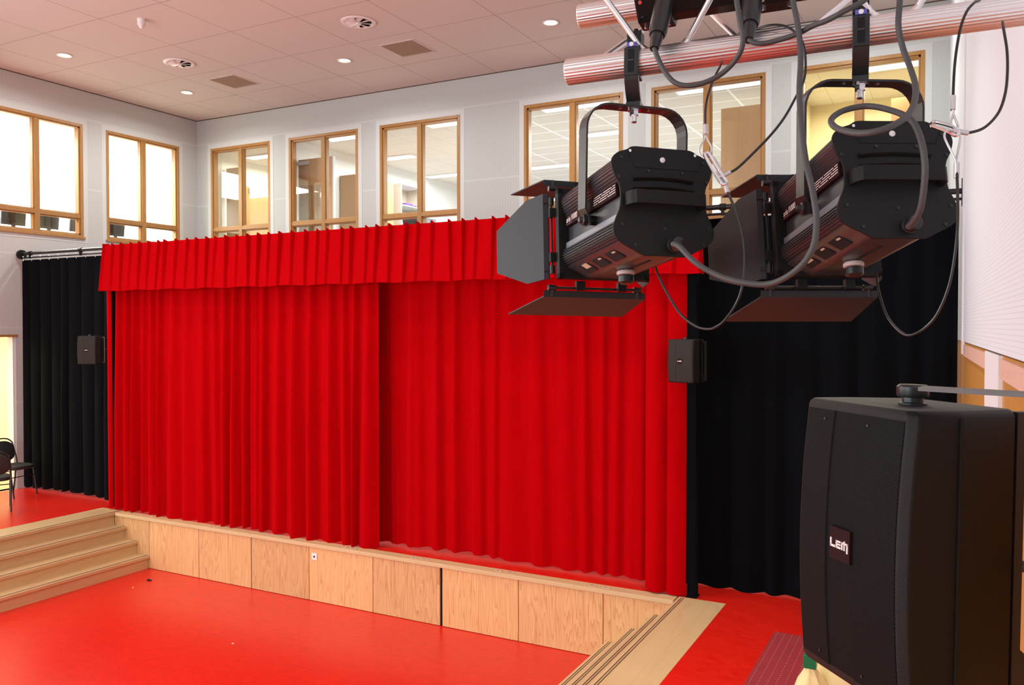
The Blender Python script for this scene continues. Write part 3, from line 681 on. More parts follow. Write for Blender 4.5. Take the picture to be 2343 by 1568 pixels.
# valance: knife pleats, standing ridges at the top
def valance():
    rnd = random.Random(5); x0, x1, n = -11.04, -2.22, 46
    xs = [x0 + (x1 - x0) * i / n for i in range(n + 1)]
    for i in range(1, n): xs[i] += rnd.uniform(-0.028, 0.028)
    per = [0.0, 0.06, 0.12, 0.3, 0.55, 0.8, 0.94]
    A = [rnd.uniform(0.7, 1.3) for _ in range(n + 1)]; D = [rnd.uniform(-0.05, 0.02) for _ in range(n + 1)]
    BB = [rnd.uniform(0.2, 1.5) for _ in range(n + 1)]; D = [rnd.gauss(-0.008, 0.022) for _ in range(n + 1)]
    D[0] = -0.06; D[-1] = 0.03
    rings = []; nz = 14
    for j in range(nz + 1):
        t = j / nz; row = []
        for i in range(n):
            for u in per + ([1.0] if i == n - 1 else []):
                xa = xs[i] + D[i] * t; xb = xs[i + 1] + D[i + 1] * t
                x = xa + (xb - xa) * u
                if u <= 0.12:
                    p = [1.0, 0.75, 0.0][per.index(u)] if u in per else 0
                else: p = ((u - 0.12) / 0.88) ** 1.6 * (0.22 + 0.45 * t * BB[i])
                if u == 0.0: p = max(1.0, p)
                d = 0.048 * A[i] * p * (1.0 - 0.5 * t)
                z = 4.635 + (3.962 - 4.635) * t
                if j == 0 and u in (0.0, 0.06): z += 0.022
                if j == nz: z += 0.006 * math.sin(x * 9)
                # swag out a little towards the hem, returns backwards at both ends
                y = 8.075 - d - 0.05 * t
                row.append((x, y, z))
        # returns
        row = [(row[0][0] + 0.05, 8.125, row[0][2])] + [(row[0][0] + 0.008, 8.09, row[0][2])] + row + [(row[-1][0] + 0.005, 8.18, row[-1][2])]
        rings.append(row)
    g = G(); g.loft(rings, caps=False, closed=False)
    # top closing strip
    return g.make('valance', M['red_velvet'], smooth=True)
va = valance(); tag(va, 'pleated red velvet valance across the top of the stage opening', 'valance')
# black side curtains
bl = thing('black_curtain', 'black cloth curtain hanging on the left from a rail with rings', 'curtain', group='black side curtains')
drape('cloth', -13.88, -11.29, 4.555, 0.76, 8.60, 0.24, 0.08, 21, M['black_cloth'], 0.6, bl, 0.25, 0.03)
for k in range(12):
    x = -13.80 + k * 0.232
    g = G(); g.tube([(x, 8.57, 4.62), (x, 8.575, 4.58), (x, 8.572, 4.535)], 0.007, 6)
    g.make('curtain_hook', M['steel'], bl)
br = drape('black_curtain', -2.62, xr(8.5) - 0.035, 4.56, 0.735, 8.68, 0.26, 0.06, 33, M['black_cloth'], 2.0, None, 0.5, 0.015, 0.05, sub=0.4, sharp_bot=1.3)
tag(br, 'wide black cloth curtain on the right, behind the loudspeakers', 'curtain', 'black side curtains')
for (xa, xb, ya, yb, lab) in ((-2.352, -2.265, 8.20, 8.30, 'narrow black post at the right edge of the red curtain'), (-11.27, -11.19, 8.28, 8.36, 'slim black post between the left black curtain and the red curtain')):
    g = G(); g.box((xa, ya, S), (xb, yb, 4.55)); g.box((xa - 0.01, ya - 0.02, S), (xb + 0.01, yb + 0.02, S + 0.012))
    o = g.make('curtain_post', M['black_cloth'], bevel=0.004); tag(o, lab, 'post', 'black posts at the stage opening')
def rail(label, xa, xb, finial, xs):
    t = thing('curtain_rail', label, 'curtain rail', ((xa + xb) / 2, 8.57, 4.65)); cx = (xa + xb) / 2
    G().cyl((xa - cx, 0, 0.012), (xb - cx, 0, 0.012), 0.026, 16).make('upper_pipe', M['black_satin'], t, smooth=True)
    G().cyl((xa - cx + 0.05, 0, -0.058), (xb - cx, 0, -0.058), 0.013, 12).make('lower_pipe', M['black_satin'], t, smooth=True)
    if finial is not None:
        g = G(); g.lathe([(0.075, -0.03), (0.08, 0.0), (0.075, 0.03)], 24, Matrix.Translation((finial - cx, 0, 0)) @ Matrix.Rotation(PI / 2, 4, 'Y')); g.make('wall_flange', M['black_metal'], t, smooth=True)
    for x in xs:
        g = G(); g.lathe([(0.036, -0.03), (0.036, 0.03)], 16, Matrix.Translation((x - cx, 0, 0.012)) @ Matrix.Rotation(PI / 2, 4, 'Y')); g.box((x - cx - 0.012, -0.02, -0.075), (x - cx + 0.012, 0.02, 0.0)); g.make('clamp', M['black_metal'], t)
    return t
rail('black double curtain rail over the left black curtain', -13.86, -10.9, -13.84, (-13.6, -12.3, -11.6))
rr = rail('black double curtain rail ending at the right wall', -3.2, xr(8.57) - 0.01, None, (-2.1, -1.0, -0.1))
G().box((0.0, -0.05, -0.12), (0.012, 0.05, 0.12)).make('wall_flange', M['black_metal'], rr).location = (xr(8.57) - 0.014 - rr.location.x, 0, 0)

# ------------------------------------------------------------------ loudspeakers
def speaker(name, label, loc, rot, W_, H_, DP, logo=True, grille='grille', group=None):
    """local x along the front, y into the cabinet, z up; front face bulges in the middle"""
    t = thing(name, label, 'loudspeaker', loc, rot, group)
    k = H_ / 0.29; wg, hg = W_, H_; bul = 0.017 * k
    def bz(z): return -bul * (1 - (z / hg) ** 2)
    zs = [-hg * 1.03 + 2.06 * hg * i / 16 for i in range(17)]
    def ring(z, s_, dy, wx, wy):     # horizontal section of the cabinet
        c = min(1.0, z / hg) if z > 0 else max(-1.0, z / hg)
        y0 = bz(max(-hg, min(hg, z))) - 0.004 * k
        w1, w2, w3 = (wg + 0.010 * k), W_ * 1.17, W_ * 0.84
        r_ = 0.028 * k
        P = [(-w1 + r_ * 0.3, y0), (w1 - r_ * 0.3, y0), (w1 + r_ * 0.35, y0 + r_ * 0.5), (w2 * 0.985, DP * 0.28), (w2, DP * 0.35), (w2 * 0.985, DP * 0.40), (w3 + r_, DP * 0.9), (w3, DP), (-w3, DP), (-w3 - r_, DP * 0.9), (-w2, DP * 0.37), (-w1 - r_ * 0.35, y0 + r_ * 0.5)]
        cy_ = DP * 0.45
        return [(x * s_, cy_ + (y - cy_) * (0.5 + 0.5 * s_) + dy, z) for x, y in P]
    g = G(); rings = [ring(-hg * 1.075, 0.93, 0, 0, 0), ring(-hg * 1.055, 0.975, 0, 0, 0)] + [ring(z, 1.0, 0, 0, 0) for z in zs] + [ring(hg * 1.055, 0.975, 0, 0, 0), ring(hg * 1.075, 0.93, 0, 0, 0)]
    g.loft(rings); g.make('cabinet', M['black_plastic'], t, smooth=True, bevel=0.003 * k)
    # seam round the cabinet
    g = G()
    w2 = W_ * 1.17
    for sx_ in (-1, 1): g.box((sx_ * (w2 + 0.0015) - 0.002, DP * 0.345, -hg * 1.03), (sx_ * (w2 + 0.0015) + 0.002, DP * 0.355, hg * 1.03))
    g.make('seam', M['dark'], t)
    # rear flange
    for sx_ in (-1, 1):
        x_ = sx_ * W_ * 0.875
        zz = [(-1.06, 0.0), (-1.06, 0.036), (-0.72, 0.036), (-0.68, 0.022), (0.74, 0.022), (0.78, 0.036), (1.06, 0.036), (1.06, 0.0)]
        G().loft([[(x_ - 0.012, DP * 0.97 + d_ * k, z_ * hg) for z_, d_ in zz], [(x_ + 0.010, DP * 0.97 + d_ * k, z_ * hg) for z_, d_ in zz]]).make('rear_flange', M['lit_flange_plastic'], t, bevel=0.002)
    # curved metal grille, three vertical facets
    g = G(); n = 20; rows = []
    for i in range(n + 1):
        z = -hg + 2 * hg * i / n; y = bz(z) - 0.006 * k
        rows.append([(-wg, y + 0.004 * k, z), (-wg * 0.98, y, z), (-wg * 0.36, y - 0.004 * k, z), (-wg * 0.34, y - 0.0005 * k, z), (wg * 0.16, y - 0.0005 * k, z), (wg * 0.18, y - 0.004 * k, z), (wg * 0.98, y, z), (wg, y + 0.004 * k, z)])
    g.loft(rows, caps=False, closed=False)
    gr = g.make('grille', M[grille], t)
    g = G()
    for z in (-hg * 0.93, hg * 0.93):
        for x in (-wg * 0.55, wg * 0.35): g.cyl((x, bz(z) - 0.004 * k, z), (x, bz(z) - 0.0112 * k, z), 0.003 * k, 10)
    g.make('screw', M['black_satin'], gr)
    # badge with lettering
    bx = 0.0
    bd = G().box((bx - 0.036 * k, bz(0) - 0.016 * k, -0.036 * k), (bx + 0.036 * k, bz(0) - 0.006 * k, 0.036 * k)).make('badge', M['maroon'] if logo else M['black_satin'], t, bevel=0.0015)
    y = bz(0) - 0.0165 * k; q = 0.0056 * k; g = G()
    def st(x0, z0, x1, z1): g.box((bx + x0 * q, y - 0.001, z0 * q), (bx + x1 * q, y + 0.001, z1 * q))
    # L E M drawn as square strokes
    st(-5.6, -1.6, -4.7, 1.9); st(-5.6, -1.6, -2.3, -0.7)
    st(-1.9, -1.6, 1.1, -0.75); st(-1.9, -0.3, 1.1, 0.35); st(-1.9, 0.75, 1.1, 1.5); st(-1.9, -1.6, -1.0, 1.5)
    st(1.6, -1.6, 2.4, 1.5); st(1.6, 0.75, 5.6, 1.5); st(3.1, -1.6, 3.8, 1.5); st(4.8, -2.4, 5.6, 1.5); st(3.1, 1.5, 3.8, 2.1)
    g.make('lettering', M['print'], bd)
    return t
SPK = speaker('loudspeaker', 'large black plastic loudspeaker filling the lower right corner', (-0.196, 1.981, 2.966), (-0.022, -0.004, -0.848), 0.169, 0.29, 0.285)
g = G(); g.lathe([(0.030, 0.0), (0.030, 0.004), (0.022, 0.006), (0.022, 0.016), (0.032, 0.018), (0.034, 0.024), (0.034, 0.040), (0.028, 0.045)], 18, Matrix.Translation((0.02, 0.13, 0.311))); g.make('mounting_knob', M['black_satin'], SPK, smooth=True)
g = G(); g.tube([(0.14, 0.285, -0.02), (0.16, 0.33, -0.025), (0.20, 0.37, -0.03)], [0.012, 0.012, 0.006], 12); g.make('signal_plug', M['black_rubber'], SPK, smooth=True)
t = thing('wall_bracket', 'flat grey steel bar reaching from the big loudspeaker knob to the right wall', 'bracket', (-0.05, 1.851, 3.325))
bar_dir = math.atan2(1.754 - 1.851, 0.16 + 0.05)
P_ = [(0, -0.03), (0.3, -0.03), (0.3, 0.03), (-0.02, 0.03)]
rot_ = Matrix.Rotation(bar_dir, 4, 'Z')
g = G(); g.loft([[rot_ @ Vector((x, y, -0.0035)) for x, y in P_], [rot_ @ Vector((x, y, 0.0035)) for x, y in P_]]); g.make('bar', M['bar_grey'], t)
G().box((0.26, -0.09, -0.07), (0.272, 0.09, 0.05), rot_).make('wall_plate', M['door_closer'], t)
def wall_speaker(label, loc, h, metal, reach):
    t = speaker('loudspeaker', label, loc, (0, 0, -h), 0.128, 0.195, 0.20, True, 'grille_dark', 'small wall loudspeakers')
    g = G(); g.box((0.155, 0.17, -0.19), (0.178, 0.20, 0.19)); g.box((0.06, 0.18, 0.17), (0.178, 0.20, 0.19)); g.box((0.06, 0.18, -0.19), (0.178, 0.20, -0.17))
    g.make('bracket', M[metal], t, bevel=0.002)
    G().tube([(0.11, 0.21, 0.0), (reach[0], reach[1], 0.0)], 0.014, 12).make('mounting_arm', M['black_metal'], t)
    g = G(); g.lathe([(0.018, 0.205), (0.022, 0.209), (0.022, 0.224), (0.016, 0.228)], 14, Matrix.Translation((0.0, 0.09, 0))); g.make('mounting_knob', M['black_satin'], t)
    return t
wall_speaker('small loudspeaker on a bracket in front of the left black curtain', (-11.335, 7.98, 3.095), math.radians(-25), 'steel', (0.235, 0.235))
wall_speaker('small loudspeaker in front of the right end of the red curtain', (-2.325, 7.86, 3.11), math.radians(14), 'black_metal', (-0.10, 0.44))

# ------------------------------------------------------------------ chairs
def chair(label, loc, rz):
    t = thing('stacking_chair', label, 'chair', loc, (0, 0, rz), 'black stacking chairs beside the doorway')
    # faces +x
    def ov(z, s_): return [(0.02 + 0.22 * s_ * math.copysign(abs(math.cos(a)) ** 0.6, math.cos(a)), 0.215 * s_ * math.copysign(abs(math.sin(a)) ** 0.6, math.sin(a)), z) for a in [2 * PI * i / 28 for i in range(28)]]
    G().loft([ov(0.44, 0.9), ov(0.45, 1.0), ov(0.49, 1.0), ov(0.505, 0.88)]).make('seat', M['black_fabric'], t, smooth=True)
    def bk(d, s_):
        out = []
        for i in range(28):
            a = 2 * PI * i / 28
            y = 0.20 * s_ * math.copysign(abs(math.cos(a)) ** 0.75, math.cos(a)); z = 0.70 + 0.16 * s_ * math.copysign(abs(math.sin(a)) ** 0.8, math.sin(a))
            out.append((-0.21 - 0.10 * (z - 0.5) / 0.36 + d, y, z))
        return out
    G().loft([bk(-0.018, 0.93), bk(-0.012, 1.0), bk(0.012, 1.0), bk(0.02, 0.9)]).make('backrest', M['black_fabric'], t, smooth=True)
    for s_ in (-1, 1):
        G().tube(spline([(-0.30, s_ * 0.205, 0.0), (-0.235, s_ * 0.208, 0.40), (-0.22, s_ * 0.208, 0.55), (-0.30, s_ * 0.19, 0.83)], 6), 0.012, 10).make('leg', M['black_satin'], t, smooth=True)
        G().tube(spline([(0.235, s_ * 0.205, 0.0), (0.185, s_ * 0.205, 0.30), (0.16, s_ * 0.205, 0.43)], 6), 0.012, 10).make('leg', M['black_satin'], t, smooth=True)
        G().tube([(-0.24, s_ * 0.206, 0.425), (0.17, s_ * 0.206, 0.43)], 0.010, 8).make('side_rail', M['black_satin'], t)
    g = G(); g.tube(spline([(-0.30, -0.19, 0.83), (-0.318, -0.12, 0.885), (-0.32, 0, 0.90), (-0.318, 0.12, 0.885), (-0.30, 0.19, 0.83)], 6), 0.011, 10); g.make('top_rail', M['black_satin'], t, smooth=True)
    G().tube([(0.20, -0.205, 0.33), (0.20, 0.205, 0.33)], 0.008, 8).make('stretcher', M['black_satin'], t)
    return t
chair('black padded chair facing the black curtain, nearer the doorway', (-13.33, 8.10, S), 0.12)
chair('black padded chair seen from behind at the left edge of the stage', (-12.57, 7.33, S), math.radians(150))

# ------------------------------------------------------------------ floor oddments
o = G().box((-0.31, -3.2, 0), (0.31, 0.0, 0.008)).make('floor_runner', M['runner'], bevel=0.002)
o.location = (-1.08, 7.61, S); tag(o, 'dusky red carpet runner with rows of pale dots', 'rug')
t = thing('cloth_sack', 'cream cloth sack standing on the stage beneath the big loudspeaker', 'sack', (-0.70, 5.95, S))
rings = []
for i, (z, r_) in enumerate([(0, 0.20), (0.03, 0.26), (0.12, 0.285), (0.25, 0.27), (0.38, 0.235), (0.48, 0.20), (0.545, 0.15), (0.57, 0.05)]):
    rings.append([((r_ * (1 + 0.05 * math.sin(5 * a + 0.3) + 0.025 * math.sin(9 * a + i * 0.4))) * math.cos(a) + 0.07, (r_ * (1 + 0.04 * math.sin(6 * a))) * math.sin(a) + 0.07, z) for a in [2 * PI * k / 40 for k in range(40)]])
G().loft(rings).make('cloth', M['cream_cloth'], t, smooth=True)
rings = []
for i, (z, r_) in enumerate([(0.05, 0.13), (0.16, 0.145), (0.28, 0.12), (0.38, 0.085), (0.44, 0.05), (0.475, 0.031), (0.50, 0.026)]):
    rings.append([((r_ * (1 + 0.10 * math.sin(5 * a + 0.3))) * math.cos(a) - 0.11 - 0.012 * i / 6, (r_ * (1 + 0.10 * math.sin(6 * a))) * math.sin(a) - 0.19, z) for a in [2 * PI * k / 30 for k in range(30)]])
G().loft(rings).make('gathered_corner', M['cream_cloth'], t, smooth=True)
t = thing('green_clip', 'small green plastic clip with two round studs gripping the cream sack', 'clip', (-0.822, 5.76, S + 0.47))
G().box((-0.04, -0.035, 0.0), (0.04, 0.035, 0.085)).make('body', M['green'], t, bevel=0.003)
for k in (-0.02, 0.02):
    g = G(); g.lathe([(0.017, 0.085), (0.017, 0.105), (0.012, 0.116), (0.002, 0.12)], 16, Matrix.Translation((k, 0, 0))); g.make('stud', M['green'], t, smooth=True)
o = G().loft([[(0.036 * (1 + 0.5 * math.sin(3 * a)) * math.cos(a) * s_, 0.024 * (1 + 0.4 * math.cos(2 * a)) * math.sin(a) * s_, z) for a in [2 * PI * k / 14 for k in range(14)]] for z, s_ in ((0, 1), (0.008, 1), (0.02, 0.5))]).make('tape_scrap', M['dark'])
o.location = (-9.62, 7.65, 0); tag(o, 'tiny crumpled black scrap on the red hall floor', 'scrap')
for lx, ly, lab in ((-9.55, 7.35, 'tiny white paper speck on the hall floor below the black scrap'), (-6.9, 6.55, 'tiny white paper speck in the middle of the hall floor')):
    o = G().box((-0.012, -0.008, 0), (0.012, 0.008, 0.002)).make('paper_speck', M['paper']); o.location = (lx, ly, 0); tag(o, lab, 'scrap')

# ------------------------------------------------------------------ truss
TA = Vector((-0.595, 1.640, 3.988)); TD = Vector((0.992, 0.120, 0.022)).normalized()
REAR, NEAR = Vector((0, 0.20, 0.19)), Vector((0, -0.064, 0.268))
def tp(t, off=Vector((0, 0, 0))): return TA + TD * t + off
T0, T1 = -0.134, 0.76
truss = thing('lighting_truss', 'ribbed aluminium lattice truss carrying the stage lights', 'truss', TA)
tm = Matrix.Translation(-TA)
rx = TD.to_track_quat('X', 'Z').to_matrix().to_4x4()
def chord(off, t0, t1):
    g = G()
    n = 56; rings = []
    for t in (t0, t0 + 0.002, t1):
        R_ = 0.026 if t > t0 else 0.0235
        rings.append([(t, (R_ + (0.0009 if k % 2 else 0)) * math.cos(2 * PI * k / n), (R_ + (0.0009 if k % 2 else 0)) * math.sin(2 * PI * k / n)) for k in range(n)])
    g.loft(rings); o = g.make('chord', M['alu'], truss); o.location = off; o.rotation_euler = rx.to_euler(); return o
chord(Vector((0, 0, 0)), T0, T1); chord(REAR, -0.19, T1); chord(NEAR, -0.19, T1)
def lace(ta, tb, off):
    a, b = TD * ta, TD * tb + off
    g = G(); g.cyl(a, b, 0.0062, 14)
    d_ = (b - a).normalized()
    o = g.make('lacing', M['alu_plain'], truss, smooth=True)
    g = G(); p = a + d_ * 0.026
    g.tube([p - d_ * 0.012, p, p + d_ * 0.012], [0.013, 0.011, 0.0065], 12); g.make('weld', M['alu_plain'], o, smooth=True)
M['alu_plain'] = plain('plain_aluminium', (0.80, 0.79, 0.78), 0.3, 1.0)
lace(0.045, -0.13, NEAR); lace(0.10, 0.29, NEAR); lace(0.475, 0.31, NEAR); lace(0.515, 0.70, NEAR)
lace(-0.095, 0.06, REAR); lace(0.235, 0.08, REAR); lace(0.325, 0.47, REAR); lace(0.68, 0.50, REAR)

# distribution box inside the truss
BX = Vector((0, 0.035, 0.146))
box = thing('power_box', 'black octagonal power distribution box inside the truss with two plugs', 'power box', tp(0.16, BX), rx.to_euler())
def octo(x, r_): return [(x, r_ * math.cos(PI / 8 + k * PI / 4), r_ * math.sin(PI / 8 + k * PI / 4)) for k in range(8)]
G().loft([octo(-0.13, 0.050), octo(-0.12, 0.056), octo(0.19, 0.056), octo(0.20, 0.050)]).make('housing', M['black_metal'], box, bevel=0.003)
for x in (-0.150, 0.085):
    fl = G().loft([octo(x, 0.068), octo(x + 0.07, 0.068)]).make('flange', M['black_metal'], box, bevel=0.003)
    g = G()
    for k in range(7):
        a = PI + k * PI / 6
        g.cyl((x + 0.012, 0.058 * math.cos(a), 0.058 * math.sin(a)), (x + 0.012, 0.0675 * math.cos(a), 0.0675 * math.sin(a)), 0.004, 8); g.cyl((x + 0.058, 0.058 * math.cos(a), 0.058 * math.sin(a)), (x + 0.058, 0.0675 * math.cos(a), 0.0675 * math.sin(a)), 0.004, 8)
    g.make('screw', M['steel'], fl)
def plug(label, a, b):
    t = thing('cable_plug', label, 'plug', a); d_ = Vector(b) - Vector(a); L = d_.length; d_.normalize()
    q = d_.to_track_quat('Z', 'Y').to_matrix().to_4x4()
    g = G(); g.lathe([(0.0175, -0.02), (0.0185, 0.0), (0.0185, L * 0.45), (0.0175, L * 0.62), (0.0150, L * 0.66), (0.0150, L * 0.68)], 20, q); g.make('shell', M['black_satin'], t, smooth=True)
    g = G(); g.lathe([(0.0125, L * 0.66), (0.012, L * 0.80), (0.0095, L * 0.95), (0.0085, L)], 18, q); g.make('strain_relief', M['black_satin'], t, smooth=True)
    g = G(); g.box((-0.008, -0.0200, L * 0.1), (0.008, -0.016, L * 0.5), q); g.make('latch', M['grey_satin'], t, bevel=0.002)
    return t
CB = {
 'plug1': [(-0.5125, 1.6044, 4.0756), (-0.5125, 1.5513, 3.9799)],
 'plug2': [(-0.3471, 1.6412, 4.0834), (-0.3387, 1.5696, 3.9743)],
 'lampcord1': [(-0.4432, 1.4492, 3.5956), (-0.4249, 1.4304, 3.5871), (-0.3935, 1.4125, 3.5588), (-0.3585, 1.4079, 3.5374), (-0.3157, 1.3962, 3.5225), (-0.2651, 1.3889, 3.5174), (-0.2211, 1.3673, 3.5359), (-0.1954, 1.359, 3.5669), (-0.1898, 1.3629, 3.6087), (-0.1965, 1.3718, 3.6575), (-0.2113, 1.3991, 3.711), (-0.2244, 1.4389, 3.7761), (-0.2364, 1.4907, 3.8474), (-0.2416, 1.5349, 3.9196), (-0.2495, 1.5547, 3.9802), (-0.2616, 1.5722, 4.0344), (-0.2696, 1.5916, 4.0819)],
 'lampcord2': [(-0.0667, 1.4903, 3.6091), (-0.0588, 1.4663, 3.6144), (-0.0475, 1.4388, 3.6329), (-0.0419, 1.4201, 3.6778), (-0.044, 1.4198, 3.7144), (-0.0527, 1.4386, 3.7502), (-0.0658, 1.4549, 3.7747), (-0.0936, 1.4974, 3.7999), (-0.132, 1.5227, 3.8176), (-0.1669, 1.5041, 3.8103), (-0.1802, 1.4512, 3.7851), (-0.1637, 1.3914, 3.7567), (-0.1279, 1.3533, 3.7377), (-0.0946, 1.3483, 3.7388), (-0.0692, 1.3849, 3.7599), (-0.0589, 1.4477, 3.7947), (-0.0594, 1.5164, 3.839), (-0.0685, 1.5577, 3.879), (-0.0816, 1.5743, 3.9215), (-0.0885, 1.5715, 3.9564), (-0.0881, 1.5839, 3.9965), (-0.087, 1.6082, 4.0451)],
 'loop1': [(-0.5126, 1.5513, 3.9815), (-0.5041, 1.5496, 3.959), (-0.4891, 1.5457, 3.931), (-0.4705, 1.5437, 3.909), (-0.4472, 1.5444, 3.8995), (-0.4193, 1.548, 3.9007), (-0.3889, 1.553, 3.9123), (-0.3641, 1.5495, 3.9286), (-0.3459, 1.5369, 3.9452), (-0.34, 1.5291, 3.9655), (-0.3444, 1.5274, 3.9913), (-0.3526, 1.5353, 4.0344), (-0.3611, 1.5544, 4.0781)],
 'loop2': [(-0.3387, 1.5697, 3.9759), (-0.3298, 1.5686, 3.9686), (-0.3135, 1.5657, 3.9632), (-0.2913, 1.5662, 3.9641), (-0.2538, 1.5635, 3.9694), (-0.2247, 1.5564, 3.9774), (-0.2003, 1.5468, 3.9795), (-0.1706, 1.5401, 3.9884), (-0.1437, 1.5547, 4.0048), (-0.1284, 1.586, 4.03)],
 's1up': [(-0.4114, 1.6669, 3.9712), (-0.4081, 1.64, 3.9557), (-0.4101, 1.6043, 3.9254), (-0.4103, 1.5579, 3.8801), (-0.4064, 1.5251, 3.8415), (-0.3974, 1.4949, 3.7954)],
 's1eyeA': [(-0.3974, 1.4949, 3.7954), (-0.3994, 1.4936, 3.7852), (-0.4042, 1.4794, 3.7674), (-0.4041, 1.4792, 3.7565), (-0.3944, 1.4784, 3.7477), (-0.3869, 1.4825, 3.7539), (-0.3856, 1.4892, 3.7674), (-0.3952, 1.4958, 3.7852), (-0.3974, 1.4949, 3.7946)],
 's1eyeB': [(-0.3544, 1.4644, 3.6938), (-0.3619, 1.4666, 3.7122), (-0.3673, 1.4697, 3.7299), (-0.3788, 1.4754, 3.7472), (-0.3897, 1.4754, 3.7544), (-0.3896, 1.4752, 3.7436), (-0.3774, 1.47, 3.7247), (-0.3652, 1.4647, 3.7099), (-0.3551, 1.4641, 3.6945)],
 's1low': [(-0.3551, 1.4641, 3.696), (-0.3518, 1.46, 3.6876), (-0.3278, 1.4377, 3.6374), (-0.3144, 1.4212, 3.5953), (-0.3084, 1.4064, 3.5539), (-0.3105, 1.3988, 3.5146), (-0.3217, 1.4035, 3.486), (-0.3404, 1.4044, 3.4592), (-0.3544, 1.408, 3.449), (-0.3687, 1.4117, 3.4445), (-0.3932, 1.4214, 3.449), (-0.4261, 1.4385, 3.4705), (-0.4603, 1.4665, 3.5105), (-0.4818, 1.4897, 3.5399), (-0.4972, 1.516, 3.5597)],
 's1side': [(-0.3639, 1.4655, 3.7099), (-0.355, 1.4726, 3.7156), (-0.3389, 1.4847, 3.7261), (-0.3125, 1.5164, 3.7613), (-0.2901, 1.5403, 3.793), (-0.2722, 1.5618, 3.8251), (-0.2571, 1.5877, 3.866), (-0.248, 1.616, 3.9028), (-0.2478, 1.6283, 3.9413), (-0.2531, 1.6263, 3.9744), (-0.2669, 1.625, 3.9947), (-0.2855, 1.6325, 4.0107), (-0.309, 1.643, 4.0203), (-0.3336, 1.6526, 4.0225), (-0.3498, 1.6553, 4.0185)],
 'carab1': [(-0.3938, 1.4732, 3.7544), (-0.3865, 1.4749, 3.754), (-0.3635, 1.4636, 3.7171), (-0.3519, 1.4602, 3.699), (-0.3571, 1.4597, 3.6955), (-0.3649, 1.4603, 3.7038), (-0.3881, 1.4692, 3.7424), (-0.3938, 1.4732, 3.7544)],
 's2up': [(0.0464, 1.6558, 4.0293), (0.0333, 1.6142, 3.996), (0.0247, 1.5924, 3.9851), (0.0138, 1.575, 3.9676), (0.0051, 1.5641, 3.9406), (-0.0012, 1.5542, 3.8996), (-0.0043, 1.546, 3.8589), (-0.0056, 1.5327, 3.8022)],
 's2eyeA': [(-0.0056, 1.5327, 3.8022), (-0.0049, 1.5328, 3.7909), (-0.0079, 1.5252, 3.777), (-0.0028, 1.522, 3.7646), (0.0021, 1.527, 3.7693), (-0.0017, 1.5298, 3.7829), (-0.0043, 1.5331, 3.7909)],
 's2eyeB': [(0.0008, 1.4998, 3.702), (-0.0024, 1.4984, 3.7144), (-0.0124, 1.4993, 3.7375), (-0.0168, 1.5029, 3.7511), (-0.0139, 1.5081, 3.7616), (-0.0052, 1.5127, 3.7616), (0.0022, 1.5154, 3.7579), (0.0053, 1.5146, 3.7484), (0.003, 1.5073, 3.7292), (0.0007, 1.5, 3.713), (0.0008, 1.4998, 3.702)],
 's2side': [(-0.0015, 1.5169, 3.7606), (0.0071, 1.5214, 3.7592), (0.0201, 1.5283, 3.7585), (0.0405, 1.545, 3.7681), (0.0596, 1.567, 3.7937), (0.0695, 1.5843, 3.8275), (0.0732, 1.6041, 3.8669), (0.073, 1.6219, 3.9078), (0.0692, 1.6434, 3.9475), (0.0681, 1.666, 3.9695)],
 's2low': [(0.0008, 1.4999, 3.7033), (0.0008, 1.4998, 3.6978), (0.0023, 1.4884, 3.6603), (0.0028, 1.4762, 3.6091), (-0.0004, 1.4734, 3.5602), (-0.0085, 1.4793, 3.5111), (-0.0242, 1.4927, 3.469), (-0.0424, 1.5051, 3.446), (-0.0638, 1.5162, 3.4345), (-0.0809, 1.5299, 3.4408), (-0.1019, 1.5534, 3.4673), (-0.1173, 1.5915, 3.5098), (-0.1249, 1.6334, 3.5443)],
 'carab2': [(-0.0362, 1.5272, 3.7786), (-0.0306, 1.5303, 3.7814), (-0.0053, 1.5207, 3.7688), (0.0034, 1.5172, 3.7581), (-0.0015, 1.5156, 3.7534), (-0.0114, 1.5173, 3.7604), (-0.0356, 1.5275, 3.7757)],
}

# ------------------------------------------------------------------ stage lights
def cr_closed(P, k=6):
    n = len(P); out = []
    for i in range(n):
        a, b, c, d = (Vector((*P[(i + j - 1) % n], 0)) for j in range(4))
        for j in range(k):
            t = j / k
            v = 0.5 * ((2 * b) + (c - a) * t + (2 * a - 5 * b + 4 * c - d) * t * t + (3 * b - a - 3 * c + d) * t ** 3)
            out.append((v.x, v.y))
    return out
HALF = [(0.030, 0.1065), (0.060, 0.1060), (0.074, 0.099), (0.090, 0.0935), (0.102, 0.083), (0.1055, 0.069), (0.100, 0.050), (0.091, 0.032), (0.0885, 0.010), (0.091, -0.014), (0.099, -0.033), (0.1052, -0.052), (0.102, -0.068), (0.088, -0.081), (0.066, -0.092), (0.044, -0.1024), (0.020, -0.1026)]
PLATE = cr_closed(HALF + [(-x, z) for x, z in reversed(HALF)], 5)
def on_y(o, y): return [(x, y, z) for x, z in o]
def fins(outline, s_):
    out = []
    for i, (x, z) in enumerate(outline):
        f = s_
        if abs(x) > 0.045 and (z > 0.030 or -0.078 < z < -0.036): f = s_ * (1.0 if (i // 2) % 2 else 0.966)
        out.append((x * f, z * f))
    return out
